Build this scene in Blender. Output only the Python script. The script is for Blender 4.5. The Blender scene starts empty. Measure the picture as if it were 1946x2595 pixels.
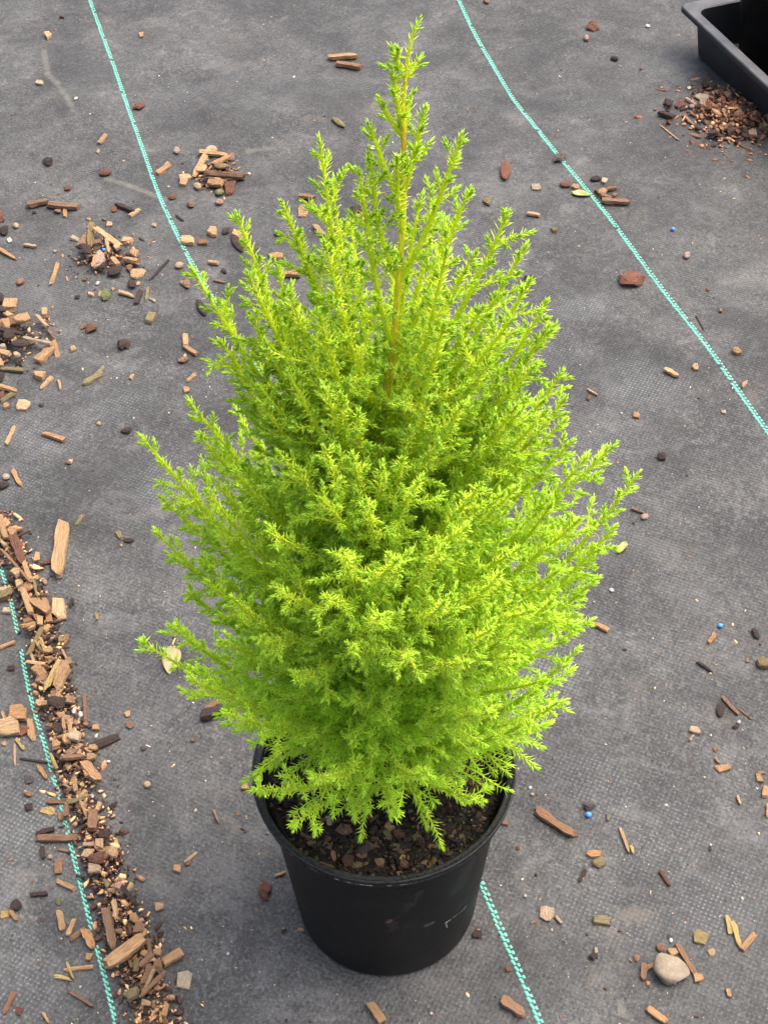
import bpy, math, random
import numpy as np
from mathutils import Vector, Matrix, Euler

random.seed(7)
RNG = np.random.default_rng(11)
scene = bpy.context.scene
COL = scene.collection
PI = math.pi

# ------------------------------------------------------------------ camera
CAM = np.array([0.00396, -0.56167, 0.95536])
PITCH, ROLL, FPX = 0.79419756, -0.02290869, 3900.0      # focal length in photo pixels (photo 1946 x 2595)
FW = np.array([0, math.cos(PITCH), -math.sin(PITCH)])
_rt = np.array([1.0, 0, 0]); _up = np.cross(_rt, FW)
RT = math.cos(ROLL) * _rt + math.sin(ROLL) * _up
UP = -math.sin(ROLL) * _rt + math.cos(ROLL) * _up
cam_data = bpy.data.cameras.new('camera')
cam_data.sensor_fit = 'VERTICAL'
cam_data.sensor_height = 36.0
cam_data.lens = FPX / 2595 * 36.0
cam_data.clip_start = 0.02
cam_data.clip_end = 500
cam = bpy.data.objects.new('camera', cam_data)
cam.matrix_world = Matrix(((RT[0], UP[0], -FW[0], CAM[0]), (RT[1], UP[1], -FW[1], CAM[1]),
                           (RT[2], UP[2], -FW[2], CAM[2]), (0, 0, 0, 1)))
COL.objects.link(cam)
scene.camera = cam

# ------------------------------------------------------------------ light: bright overcast
SUN_EL, SUN_AZ = math.radians(68), math.radians(70)      # azimuth clockwise from +Y (to the right of the plant)
world = bpy.data.worlds.new('World'); scene.world = world
world.use_nodes = True
wn = world.node_tree.nodes; wl = world.node_tree.links
bg = wn['Background']
sky = wn.new('ShaderNodeTexSky'); sky.sky_type = 'NISHITA'; sky.sun_disc = False
sky.sun_elevation = SUN_EL; sky.sun_rotation = SUN_AZ
sky.air_density = 0.6; sky.dust_density = 6.0; sky.ozone_density = 0.3
wl.new(sky.outputs[0], bg.inputs[0]); bg.inputs[1].default_value = 0.15
sl = bpy.data.lights.new('sun', 'SUN'); sl.energy = 0.85; sl.angle = math.radians(75); sl.color = (1.0, 0.975, 0.925)
so = bpy.data.objects.new('sun', sl)
sdir = Vector((math.sin(SUN_AZ) * math.cos(SUN_EL), math.cos(SUN_AZ) * math.cos(SUN_EL), math.sin(SUN_EL)))
so.rotation_euler = sdir.to_track_quat('Z', 'Y').to_euler()
so.location = sdir * 5
COL.objects.link(so)
scene.cycles.diffuse_bounces = 8; scene.cycles.max_bounces = 16; scene.cycles.transmission_bounces = 12
vs = scene.view_settings
scene.display_settings.display_device = 'sRGB'
vs.view_transform = 'Standard'; vs.look = 'None'; vs.exposure = 1.75; vs.gamma = 1.0; vs.use_curve_mapping = False

# ------------------------------------------------------------------ helpers
def ray(u, v):
    return FW + RT * (u - 973) / FPX - UP * (v - 1297.5) / FPX
def at(u, v, z=0.0):                       # photo pixel -> point at height z
    d = ray(u, v); return CAM + d * ((z - CAM[2]) / d[2])
def at_y(u, v, y):                         # photo pixel -> point on the upright plane at depth y
    d = ray(u, v); return CAM + d * ((y - CAM[1]) / d[1])
def to_px(P):
    d = np.asarray(P) - CAM; z = d @ FW
    return 973 + FPX * (d @ RT) / z, 1297.5 - FPX * (d @ UP) / z

def new_mesh(name, verts, faces, mat=None, smooth=False):
    me = bpy.data.meshes.new(name)
    me.from_pydata([tuple(map(float, v)) for v in verts], [], faces)
    if mat: me.materials.append(mat)
    if smooth:
        me.polygons.foreach_set('use_smooth', [True] * len(me.polygons))
    me.update()
    return me
def np_mesh(name, V, loops, starts, totals, mat, smooth=False, attrs=None):
    me = bpy.data.meshes.new(name)
    me.vertices.add(len(V)); me.vertices.foreach_set('co', np.ascontiguousarray(V, dtype=np.float32).ravel())
    me.loops.add(len(loops)); me.loops.foreach_set('vertex_index', np.ascontiguousarray(loops, dtype=np.int32))
    me.polygons.add(len(starts)); me.polygons.foreach_set('loop_start', np.ascontiguousarray(starts, dtype=np.int32))
    me.polygons.foreach_set('loop_total', np.ascontiguousarray(totals, dtype=np.int32))
    if smooth: me.polygons.foreach_set('use_smooth', np.ones(len(starts), dtype=bool))
    for an, arr in (attrs or {}).items():
        if arr.ndim == 1:
            a = me.attributes.new(an, 'FLOAT', 'POINT'); a.data.foreach_set('value', np.ascontiguousarray(arr, dtype=np.float32))
        else:
            a = me.attributes.new(an, 'FLOAT_COLOR', 'POINT'); a.data.foreach_set('color', np.ascontiguousarray(arr, dtype=np.float32).ravel())
    if mat: me.materials.append(mat)
    me.update(calc_edges=True); me.validate()
    return me
def link(name, data, parent=None, label=None, cat=None, group=None, kind=None):
    o = bpy.data.objects.new(name, data); COL.objects.link(o)
    if parent: o.parent = parent
    if label: o['label'] = label
    if cat: o['category'] = cat
    if group: o['group'] = group
    if kind: o['kind'] = kind
    return o

class NT:                                  # tiny node-tree writer
    def __init__(s, name):
        s.m = bpy.data.materials.new(name); s.m.use_nodes = True
        s.t = s.m.node_tree; s.n = s.t.nodes; s.l = s.t.links
        s.b = s.n['Principled BSDF']; s.out = s.n['Material Output']
    def node(s, typ, **kw):
        n = s.n.new(typ)
        for k, v in kw.items(): setattr(n, k, v)
        return n
    def put(s, sock, v):
        if v is None: return
        if hasattr(v, 'is_output') or isinstance(v, bpy.types.NodeSocket): s.l.new(v, sock)
        else: sock.default_value = v
    def math(s, op, a, b=None, c=None, clamp=False):
        n = s.node('ShaderNodeMath', operation=op); n.use_clamp = clamp
        for i, v in enumerate((a, b, c)): 
            if v is not None: s.put(n.inputs[i], v)
        return n.outputs[0]
    def vmath(s, op, a, b=None):
        n = s.node('ShaderNodeVectorMath', operation=op); s.put(n.inputs[0], a)
        if b is not None: s.put(n.inputs[1], b)
        return n.outputs['Value'] if op in ('DOT_PRODUCT', 'LENGTH', 'DISTANCE') else n.outputs[0]
    def noise(s, vec, scale, detail=4, rough=0.55, dist=0.0):
        n = s.node('ShaderNodeTexNoise'); s.put(n.inputs['Vector'], vec)
        n.inputs['Scale'].default_value = scale; n.inputs['Detail'].default_value = detail
        n.inputs['Roughness'].default_value = rough; n.inputs['Distortion'].default_value = dist
        return n.outputs[0]
    def ramp(s, f, stops):
        n = s.node('ShaderNodeValToRGB'); s.put(n.inputs[0], f); cr = n.color_ramp
        while len(cr.elements) < len(stops): cr.elements.new(0.5)
        for e, (p, c) in zip(cr.elements, stops):
            e.position = p; e.color = (*c, 1) if len(c) == 3 else c
        return n.outputs[0]
    def step(s, f, a, b):
        n = s.node('ShaderNodeMapRange', interpolation_type='SMOOTHSTEP'); s.put(n.inputs[0], f)
        n.inputs[1].default_value = a; n.inputs[2].default_value = b
        return n.outputs[0]
    def mix(s, f, a, b, blend='MIX'):
        n = s.node('ShaderNodeMix', data_type='RGBA', blend_type=blend); s.put(n.inputs[0], f)
        s.put(n.inputs[6], (*a, 1) if isinstance(a, tuple) else a); s.put(n.inputs[7], (*b, 1) if isinstance(b, tuple) else b)
        return n.outputs[2]
    def coord(s, which='Object'):
        return s.node('ShaderNodeTexCoord').outputs[which]
    def bump(s, h, strength, dist):
        n = s.node('ShaderNodeBump'); s.put(n.inputs['Height'], h)
        n.inputs['Strength'].default_value = strength; n.inputs['Distance'].default_value = dist
        s.l.new(n.outputs[0], s.b.inputs['Normal']); return n
    def base(s, c): s.put(s.b.inputs['Base Color'], (*c, 1) if isinstance(c, tuple) else c)
    def rough(s, v): s.put(s.b.inputs['Roughness'], v)

# ------------------------------------------------------------------ materials
TH = np.array([0.300, -0.954, 0.0])        # direction the woven tape runs on the ground
CR = np.array([0.954, 0.300, 0.0])
def mat_fabric():
    t = NT('woven_fabric'); P = t.coord('Object')
    u = t.vmath('DOT_PRODUCT', P, tuple(CR)); v = t.vmath('DOT_PRODUCT', P, tuple(TH))
    warp = t.noise(P, 25, 2)
    u2 = t.math('ADD', u, t.math('MULTIPLY', warp, 0.0035)); v2 = t.math('ADD', v, t.math('MULTIPLY', warp, -0.003))
    k = 2 * PI / 0.0046
    su = t.math('SINE', t.math('MULTIPLY', u2, k)); sv = t.math('SINE', t.math('MULTIPLY', v2, k * 1.0))
    w = t.math('MULTIPLY', su, sv)                                       # plain-weave checker, 2.3 mm tape
    dots = t.step(w, 0.25, 0.85)
    dots2 = t.math('MULTIPLY', dots, t.step(t.noise(P, 330, 2), 0.36, 0.6))
    # colour: faded black tape with dust in patches
    n1 = t.noise(P, 3.2, 5, 0.6); n2 = t.noise(P, 14, 6, 0.65, 0.3); n3 = t.noise(P, 90, 5, 0.7); n4 = t.noise(P, 420, 3, 0.7)
    n2b = t.noise(t.vmath('MULTIPLY', P, (1.0, 1.0, 1.0)), 37, 5, 0.7, 0.5)
    c = t.ramp(n2, [(0.25, (0.0206, 0.0206, 0.0202)), (0.5, (0.0315, 0.0318, 0.0304)), (0.72, (0.0467, 0.0470, 0.0438))])
    c = t.mix(t.math('MULTIPLY', t.step(n1, 0.40, 0.62), 0.60), c, (0.0532, 0.0536, 0.0503))
    c = t.mix(t.math('MULTIPLY', t.step(n3, 0.54, 0.70), 0.55), c, (0.0756, 0.0749, 0.0676))
    c = t.mix(t.math('MULTIPLY', t.step(n3, 0.47, 0.32), 0.70), c, (0.0144, 0.0144, 0.0140))
    c = t.mix(t.math('MULTIPLY', t.step(n4, 0.53, 0.68), 0.75), c, (0.0965, 0.0986, 0.0913))
    c = t.mix(t.math('MULTIPLY', t.step(n4, 0.47, 0.33), 0.70), c, (0.0129, 0.0132, 0.0128))
    sm = t.noise(t.vmath('ADD', P, (1.7, 4.1, 0)), 30, 6, 0.75, 0.8)
    c = t.mix(t.math('MULTIPLY', t.step(sm, 0.50, 0.66), 0.55), c, (0.0831, 0.0817, 0.0791))
    c = t.mix(t.math('MULTIPLY', t.step(sm, 0.46, 0.32), 0.5), c, (0.0192, 0.0188, 0.0192))
    c = t.mix(t.math('MULTIPLY', dots2, 0.09), c, (0.1600, 0.1572, 0.1544))
    # fine streaks along the tape
    vec = t.node('ShaderNodeCombineXYZ'); t.l.new(t.math('MULTIPLY', u, 520), vec.inputs[0]); t.l.new(t.math('MULTIPLY', v, 90), vec.inputs[1])
    n5 = t.noise(vec.outputs[0], 1.0, 3, 0.6)
    c = t.mix(t.math('MULTIPLY', t.step(n5, 0.53, 0.70), 0.60), c, (0.0836, 0.0854, 0.0807))
    n6 = t.noise(t.vmath('ADD', P, (9.1, 3.3, 0)), 260, 4, 0.75)
    c = t.mix(t.math('MULTIPLY', t.step(n6, 0.55, 0.70), 0.42), c, (0.1562, 0.1525, 0.1488))
    c = t.mix(t.math('MULTIPLY', t.step(n6, 0.46, 0.32), 0.5), c, (0.0164, 0.0164, 0.0171))
    b1 = t.noise(t.vmath('ADD', P, (2.9, 8.8, 0)), 8.5, 5, 0.62, 0.6); b2 = t.noise(t.vmath('ADD', P, (6.2, 0.4, 0)), 17, 5, 0.68, 0.9)
    c = t.mix(1.0, c, t.ramp(b1, [(0.30, (0.62, 0.62, 0.63)), (0.50, (0.96, 0.96, 0.96)), (0.68, (1.36, 1.35, 1.34))]), 'MULTIPLY')
    c = t.mix(1.0, c, t.ramp(b2, [(0.30, (0.76, 0.76, 0.77)), (0.50, (1.0, 1.0, 1.0)), (0.68, (1.26, 1.25, 1.23))]), 'MULTIPLY')
    # pale dirt stains, tan and pinkish
    st = t.math('MULTIPLY', t.step(t.noise(P, 9, 3, 0.5), 0.56, 0.70), t.step(n2b, 0.50, 0.66))
    c = t.mix(t.math('MULTIPLY', st, 0.55), c, (0.1062, 0.0902, 0.0716))
    st2 = t.math('MULTIPLY', t.step(t.noise(t.vmath('ADD', P, (3.1, 7.7, 0)), 7, 3, 0.5), 0.58, 0.70), t.step(n2b, 0.46, 0.66))
    c = t.mix(t.math('MULTIPLY', st2, 0.35), c, (0.0675, 0.0542, 0.0426))
    # damp dark blotches
    dk = t.step(t.noise(t.vmath('ADD', P, (11.3, 2.7, 0)), 6.5, 4, 0.6), 0.56, 0.70)
    c = t.mix(t.math('MULTIPLY', dk, 0.50), c, (0.0166, 0.0165, 0.0158))
    # worn places where the weave shows as pale dots
    masks = None
    for (px, py, r) in ((1640, 2130, .075), (1480, 2000, .05), (1800, 2250, .06), (1560, 2290, .05), (40, 2120, .085), (110, 1080, .08), (30, 2480, .06), (280, 1010, .06), (1390, 1730, .05), (1100, 735, .05), (1650, 960, .06), (1480, 760, .05), (40, 1230, .05), (400, 1230, .05)):
        g = at(px, py); d = t.vmath('DISTANCE', P, (float(g[0]), float(g[1]), 0.0))
        m = t.step(d, r, r * 0.15); masks = m if masks is None else t.math('MAXIMUM', masks, m)
    worn = t.math('MULTIPLY', masks, t.step(n2, 0.34, 0.62))
    worn = t.math('ADD', worn, t.math('MULTIPLY', t.step(t.noise(t.vmath('ADD', P, (5.5, 1.2, 0)), 5, 4, 0.6), 0.52, 0.70), 0.45), None, True)
    c = t.mix(t.math('MULTIPLY', worn, 0.28), c, (0.0740, 0.0789, 0.0792))
    c = t.mix(t.math('MULTIPLY', t.math('MULTIPLY', dots2, worn), 0.72), c, (0.1609, 0.1708, 0.1676))
    c = t.mix(t.math('MULTIPLY', t.math('MULTIPLY', t.step(w, -0.2, -0.9), worn), 0.35), c, (0.0193, 0.0197, 0.0198))
    # pale dried splashes and scuffs
    for (pts, wd) in ((((1570, 2540), (1576, 2566), (1600, 2585)), .0035), (((113, 130), (122, 190), (145, 215), (175, 255), (188, 285)), .006), (((270, 455), (330, 470), (420, 505)), .006), (((630, 380), (690, 372)), .007)):
        for (a, b) in zip(pts[:-1], pts[1:]):
            A = at(*a); B = at(*b); L2 = float(((B - A) ** 2).sum()); D = B - A
            rel = t.vmath('SUBTRACT', P, tuple(map(float, A)))
            h = t.math('MULTIPLY', t.vmath('DOT_PRODUCT', rel, tuple(map(float, D))), 1 / L2, None, True)
            sc = t.node('ShaderNodeVectorMath', operation='SCALE'); sc.inputs[0].default_value = tuple(map(float, D)); t.l.new(h, sc.inputs[3])
            dd = t.vmath('DISTANCE', rel, sc.outputs[0])
            dd = t.math('ADD', dd, t.math('MULTIPLY', t.math('SUBTRACT', n3, 0.5), 0.012))
            c = t.mix(t.math('MULTIPLY', t.step(dd, wd, wd * .2), 0.5), c, (0.1159, 0.1117, 0.0884))
    t.base(c)
    t.rough(t.math('ADD', 0.62, t.math('MULTIPLY', n3, 0.25)))
    t.b.inputs['Specular IOR Level'].default_value = 0.35
    hh = t.math('ADD', t.math('MULTIPLY', w, 0.5), t.math('ADD', t.math('MULTIPLY', n4, 1.0), t.math('ADD', t.math('MULTIPLY', n3, 1.6), t.math('MULTIPLY', n2, 4.0))))
    t.bump(hh, 0.55, 0.0006)
    return t.m
def mat_wood():
    t = NT('wood_and_bark'); P = t.coord('Object')
    oi = t.node('ShaderNodeObjectInfo')
    off = t.vmath('ADD', P, None) if False else P
    ad = t.node('ShaderNodeVectorMath', operation='ADD'); t.l.new(P, ad.inputs[0])
    cm = t.node('ShaderNodeCombineXYZ'); r10 = t.math('MULTIPLY', oi.outputs['Random'], 37.0)
    t.l.new(r10, cm.inputs[0]); t.l.new(r10, cm.inputs[1]); t.l.new(cm.outputs[0], ad.inputs[1])
    Q = ad.outputs[0]
    g = t.noise(t.vmath('MULTIPLY', Q, (1.2, 8.0, 6.0)), 1.6, 5, 0.65, 0.6)
    bl = t.noise(Q, 2.3, 3, 0.6)
    f = t.ramp(g, [(0.28, (0.45, 0.42, 0.40)), (0.44, (0.92, 0.91, 0.90)), (0.7, (1.22, 1.24, 1.26))])
    c = t.mix(1.0, oi.outputs['Color'], f, 'MULTIPLY')
    dirt = t.math('MULTIPLY', t.step(bl, 0.54, 0.70), 0.5)
    c = t.mix(dirt, c, t.mix(1.0, oi.outputs['Color'], (0.42, 0.34, 0.28), 'MULTIPLY'))
    t.base(c); t.rough(0.78)
    t.bump(g, 0.8, 0.022)
    return t.m
def mat_attr(name, rough=0.8, bump=None, spec=0.3):
    t = NT(name); a = t.node('ShaderNodeAttribute', attribute_name='tint'); P = t.coord('Object')
    n = t.noise(P, 350, 4, 0.7)
    f = t.ramp(n, [(0.3, (0.6, 0.58, 0.56)), (0.65, (1.15, 1.15, 1.15))])
    t.base(t.mix(1.0, a.outputs['Color'], f, 'MULTIPLY')); t.rough(rough); t.b.inputs['Specular IOR Level'].default_value = spec
    if bump: t.bump(n, bump, 0.001)
    return t.m
def mat_needles():
    t = NT('needles'); a = t.node('ShaderNodeAttribute', attribute_name='tint')
    c = a.outputs['Color']
    t.base(c); t.rough(0.42); t.b.inputs['Specular IOR Level'].default_value = 0.35
    tr = t.node('ShaderNodeBsdfTranslucent'); t.l.new(c, tr.inputs[0])
    mx = t.node('ShaderNodeMixShader'); mx.inputs[0].default_value = 0.52
    t.l.new(t.b.outputs[0], mx.inputs[1]); t.l.new(tr.outputs[0], mx.inputs[2]); t.l.new(mx.outputs[0], t.out.inputs[0])
    return t.m
def mat_trunk():
    t = NT('trunk_bark'); a = t.node('ShaderNodeAttribute', attribute_name='tint'); P = t.coord('Object')
    n = t.noise(t.vmath('MULTIPLY', P, (1, 1, 0.18)), 900, 4, 0.6)
    f = t.ramp(n, [(0.3, (0.62, 0.6, 0.5)), (0.6, (1.1, 1.1, 1.1))])
    t.base(t.mix(1.0, a.outputs['Color'], f, 'MULTIPLY')); t.rough(0.55); t.bump(n, 0.3, 0.0006)
    return t.m
def mat_pot():
    t = NT('black_pot_plastic'); P = t.coord('Object')
    n = t.noise(P, 55, 5, 0.6); nf = t.noise(P, 600, 3, 0.6); nb = t.noise(P, 14, 4, 0.6, 0.4)
    c = t.ramp(n, [(0.3, (0.0032, 0.0031, 0.0030)), (0.7, (0.0065, 0.0062, 0.0060))])
    c = t.mix(t.math('MULTIPLY', t.step(nb, 0.50, 0.72), 0.4), c, (0.030, 0.024, 0.020))         # brown film
    c = t.mix(t.math('MULTIPLY', t.step(nf, 0.66, 0.80), 0.30), c, (0.10, 0.095, 0.085))
    def seg(a, b, wd, colr, amt, nz=0.004, brk=None):
        nonlocal c
        A, B = Vector(a), Vector(b); D = B - A
        rel = t.vmath('SUBTRACT', P, tuple(A))
        h = t.math('MULTIPLY', t.vmath('DOT_PRODUCT', rel, tuple(D)), 1 / D.length_squared, None, True)
        sc = t.node('ShaderNodeVectorMath', operation='SCALE'); sc.inputs[0].default_value = tuple(D); t.l.new(h, sc.inputs[3])
        dd = t.math('ADD', t.vmath('DISTANCE', rel, sc.outputs[0]), t.math('MULTIPLY', t.math('SUBTRACT', n, 0.5), nz))
        m = t.step(dd, wd, wd * 0.3)
        if brk: m = t.math('MULTIPLY', m, t.step(t.noise(P, brk, 2), 0.45, 0.55))
        c = t.mix(t.math('MULTIPLY', m, amt), c, colr)
    def wall(px, py):                                         # point of the pot's wall seen at a photo pixel
        d = ray(px, py); best = None
        for s in np.linspace(0.7, 1.25, 1200):
            q = CAM + d * s
            if 0 <= q[2] <= 0.15 and math.hypot(q[0], q[1]) <= 0.0613 + (0.0752 - 0.0613) * q[2] / 0.15:
                best = q; break
        return tuple(best) if best is not None else (9, 9, 9)
    A = [wall(1133, 2352), wall(1130, 2338), wall(1140, 2332), wall(1158, 2318), wall(1172, 2308), wall(1184, 2293)]
    seg(A[0], A[1], 0.0008, (0.50, 0.48, 0.44), 0.8, 0.0020, 500); seg(A[1], A[2], 0.0010, (0.45, 0.44, 0.40), 0.8, 0.0022, 600)
    seg(A[2], A[3], 0.0007, (0.35, 0.34, 0.31), 0.7, 0.0022, 700); seg(A[3], A[4], 0.0006, (0.30, 0.29, 0.27), 0.7, 0.0022, 600)
    seg(A[4], A[5], 0.0008, (0.35, 0.34, 0.31), 0.7, 0.0022, 500)
    seg(wall(1062, 2262), wall(975, 2365), 0.0052, (0.030, 0.022, 0.020), 0.6, 0.008, 160)
    seg(wall(984, 2338), wall(990, 2332), 0.0022, (0.16, 0.07, 0.055), 0.6, 0.002)
    seg(wall(755, 2270), wall(790, 2320), 0.0013, (0.10, 0.075, 0.06), 0.6, 0.003)
    seg(wall(1160, 2250), wall(1185, 2200), 0.010, (0.020, 0.020, 0.020), 0.5, 0.016)
    seg(wall(1080, 2345), wall(1095, 2340), 0.0025, (0.08, 0.075, 0.07), 0.55, 0.003)
    # scraped pale line under the lip
    sep = t.node('ShaderNodeSeparateXYZ'); t.l.new(P, sep.inputs[0])
    zz = t.math('ABSOLUTE', t.math('SUBTRACT', sep.outputs[2], 0.1516))
    sc = t.math('MULTIPLY', t.step(zz, 0.0009, 0.0003), t.step(t.noise(P, 95, 4, 0.7), 0.45, 0.58))
    side = t.step(sep.outputs[0], 0.03, -0.01)
    c = t.mix(t.math('MULTIPLY', sc, t.math('ADD', 0.1, t.math('MULTIPLY', side, 0.75))), c, (0.42, 0.40, 0.37))
    # speckled paler grey on the rim top
    up = t.step(sep.outputs[2], 0.1538, 0.1552)
    c = t.mix(t.math('MULTIPLY', up, t.math('MULTIPLY', t.step(nf, 0.35, 0.65), 0.75)), c, (0.030, 0.030, 0.030))
    t.base(c); t.rough(t.math('ADD', 0.40, t.math('MULTIPLY', n, 0.25)))
    t.b.inputs['Specular IOR Level'].default_value = 0.24
    t.bump(t.math('ADD', nf, t.math('MULTIPLY', n, 2.0)), 0.18, 0.0008)
    return t.m
def mat_tray():
    t = NT('black_tray_plastic'); P = t.coord('Object'); n = t.noise(P, 30, 5, 0.6); nf = t.noise(P, 400, 3, 0.6)
    sep = t.node('ShaderNodeSeparateXYZ'); t.l.new(P, sep.inputs[0])
    c = t.ramp(n, [(0.3, (0.007, 0.0075, 0.009)), (0.7, (0.014, 0.015, 0.017))])
    lip = t.step(sep.outputs[2], 0.0565, 0.0585)                # pale specular sheen of the lip, painted into its colour
    c = t.mix(t.math('MULTIPLY', lip, t.math('ADD', 0.35, t.math('MULTIPLY', t.step(n, 0.35, 0.65), 0.4))), c, (0.085, 0.085, 0.086))
    c = t.mix(t.math('MULTIPLY', t.step(nf, 0.62, 0.78), 0.25), c, (0.12, 0.115, 0.11))
    t.base(c); t.rough(t.math('ADD', 0.42, t.math('MULTIPLY', nf, 0.2))); t.bump(nf, 0.2, 0.0008)
    return t.m
def mat_simple(name, col, rough=0.5, nscale=300, lo=0.7, hi=1.15, bump=0.0, spec=0.4):
    t = NT(name); P = t.coord('Object'); n = t.noise(P, nscale, 4, 0.65)
    f = t.ramp(n, [(0.3, (lo, lo, lo)), (0.7, (hi, hi, hi))])
    t.base(t.mix(1.0, (*col, 1) if False else tuple(col), f, 'MULTIPLY')); t.rough(rough); t.b.inputs['Specular IOR Level'].default_value = spec
    if bump: t.bump(n, bump, 0.001)
    return t.m
def mat_stone():
    t = NT('river_stone'); P = t.coord('Object'); n = t.noise(P, 70, 6, 0.65); nf = t.noise(P, 500, 4, 0.7); nb = t.noise(P, 28, 3)
    c = t.ramp(n, [(0.3, (0.115, 0.088, 0.056)), (0.5, (0.195, 0.155, 0.105)), (0.7, (0.255, 0.212, 0.150))])
    c = t.mix(t.math('MULTIPLY', t.step(nf, 0.55, 0.7), 0.5), c, (0.30, 0.27, 0.225))
    c = t.mix(t.math('MULTIPLY', t.step(nf, 0.42, 0.3), 0.5), c, (0.13, 0.105, 0.08))
    c = t.mix(t.math('MULTIPLY', t.step(nb, 0.58, 0.7), 0.6), c, (0.15, 0.105, 0.060))
    t.base(c); t.rough(0.8); t.bump(t.math('ADD', n, nf), 0.35, 0.0012)
    return t.m
M_FAB, M_WOOD, M_NEED, M_TRUNK, M_POT, M_TRAY, M_STONE = mat_fabric(), mat_wood(), mat_needles(), mat_trunk(), mat_pot(), mat_tray(), mat_stone()
M_BITS = mat_attr('loose_bits', 0.85, 0.4); M_SOIL = mat_attr('moist_potting_soil', 0.75, 0.6, 0.2)
M_MINT = mat_simple('mint_tape', (0.135, 0.45, 0.335), 0.5, 420, 0.62, 1.15)

# ------------------------------------------------------------------ ground
def gh(x, y):
    r = np.hypot(x, y); k = np.clip((r - 0.09) / 0.15, 0, 1)
    h = 0.0016 * np.sin(9 * x + 4 * y + 1) + 0.0013 * np.sin(-7 * x + 11 * y) + 0.0008 * np.sin(23 * x + 15 * y + 2) + 0.0006 * np.sin(31 * y - 12 * x)
    far = np.clip((3 - r) / 1.0, 0, 1)
    return h * k * far
fine = np.arange(-1.0, 2.2, 0.016)
xs = np.concatenate([[-60, -25, -10, -4, -2], np.arange(-1.2, 1.2, 0.016), [1.4, 2, 4, 10, 25, 60]])
ys = np.concatenate([[-60, -25, -10, -4, -1.5], np.arange(-0.6, 2.0, 0.016), [2.3, 4, 10, 25, 60]])
X, Y = np.meshgrid(xs, ys, indexing='ij'); Z = gh(X, Y)
V = np.stack([X, Y, Z], -1).reshape(-1, 3); ny = len(ys)
ii, jj = np.meshgrid(np.arange(len(xs) - 1), np.arange(ny - 1), indexing='ij'); a = (ii * ny + jj).ravel()
loops = np.stack([a, a + ny, a + ny + 1, a + 1], 1).ravel()
link('ground', np_mesh('ground', V, loops, np.arange(len(a)) * 4, np.full(len(a), 4), M_FAB, True), kind='structure')

# ------------------------------------------------------------------ mint threads woven into the fabric
def thread(px_pts, width, label, gaps=()):
    pts = np.array([at(*p) for p in px_pts]); pts[:, 2] = 0
    # Catmull-Rom, resampled
    dense = []
    P = np.vstack([2 * pts[0] - pts[1], pts, 2 * pts[-1] - pts[-2]])
    for i in range(1, len(P) - 2):
        for s in np.linspace(0, 1, 60, endpoint=False):
            p0, p1, p2, p3 = P[i - 1], P[i], P[i + 1], P[i + 2]
            dense.append(0.5 * ((2 * p1) + (-p0 + p2) * s + (2 * p0 - 5 * p1 + 4 * p2 - p3) * s * s + (-p0 + 3 * p1 - 3 * p2 + p3) * s ** 3))
    dense.append(pts[-1]); dense = np.array(dense)
    L = np.concatenate([[0], np.cumsum(np.linalg.norm(np.diff(dense, axis=0), axis=1))])
    pitch = 0.0047; verts, faces = [], []
    def bead(c, T, N, ln, wd, h, skew):
        i0 = len(verts); z0 = float(gh(c[0], c[1]))
        for s, hw, hz in ((-0.5, 0.30, 0.12), (-0.32, 0.5, 0.75), (0.05, 0.5, 1.0), (0.34, 0.48, 0.72), (0.5, 0.28, 0.12)):
            for k, (wx, wz) in enumerate(((-1, 0.0), (-0.55, 0.85), (0.0, 1.0), (0.55, 0.85), (1, 0.0))):
                q = c + T * (s * ln) + N * (wx * hw * wd + skew * s * ln)
                verts.append((q[0], q[1], z0 + 0.0001 + wz * hz * h))
        for r in range(4):
            for k in range(4):
                b = i0 + r * 5 + k; faces.append((b, b + 1, b + 6, b + 5))
    n = int(L[-1] / pitch)
    for i in range(n):
        for side in (0, 1):
            l = (i + 0.5 * side + random.uniform(-0.06, 0.06)) * pitch
            c = np.array([np.interp(l, L, dense[:, k]) for k in range(3)])
            c2 = np.array([np.interp(l + 0.001, L, dense[:, k]) for k in range(3)])
            T = (c2 - c); T /= (np.linalg.norm(T) + 1e-12); N = np.array([-T[1], T[0], 0])
            u, v = to_px(c)
            if any(abs(v - gv) < gw for gv, gw in gaps) or random.random() < .025: continue
            sg = -1 if side == 0 else 1
            bead(c + N * sg * width * random.uniform(0.20, 0.27), T, N, pitch * (0.96 if side == 0 else 0.58) * random.uniform(.9, 1.05), width * random.uniform(0.36, 0.50), 0.0010, 0.22 if side == 0 else 0.1)
    o = link('marker_thread', new_mesh('marker_thread', verts, faces, M_MINT, True), label=label, cat='thread')
    o['group'] = 'mint threads woven into the fabric'
    return o
thread([(222, -12), (228, 0), (262, 93), (295, 186), (331, 290), (363, 380), (393, 465), (422, 536), (468, 634), (494, 682), (524, 733), (568, 812), (608, 885), (672, 985), (912, 1540), (1120, 2020), (1222, 2245), (1262, 2340), (1310, 2450), (1370, 2595), (1385, 2640)], 0.0051,
       'mint green thread that runs behind the conifer and comes out right of the pot')
thread([(1150, -15), (1160, 0), (1200, 80), (1250, 138 + 30), (1300, 250), (1352, 318), (1414, 400), (1518, 524), (1600, 632), (1670, 721), (1745, 815), (1808, 898), (1880, 1000), (1950, 1100), (2010, 1190)], 0.0056,
       'mint green thread slanting down the bare right side from the top edge')
thread([(-30, 1360), (0, 1430), (30, 1530), (52, 1640), (70, 1730), (90, 1810), (115, 1890), (135, 1965), (147, 2000), (165, 2080), (190, 2180), (215, 2280), (240, 2380), (265, 2470), (290, 2575), (300, 2620)], 0.0036,
       'thin mint green thread along the left side of the mulch strip', gaps=((1612, 14), (1632, 6), (1958, 6), (2375, 22)))

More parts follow.
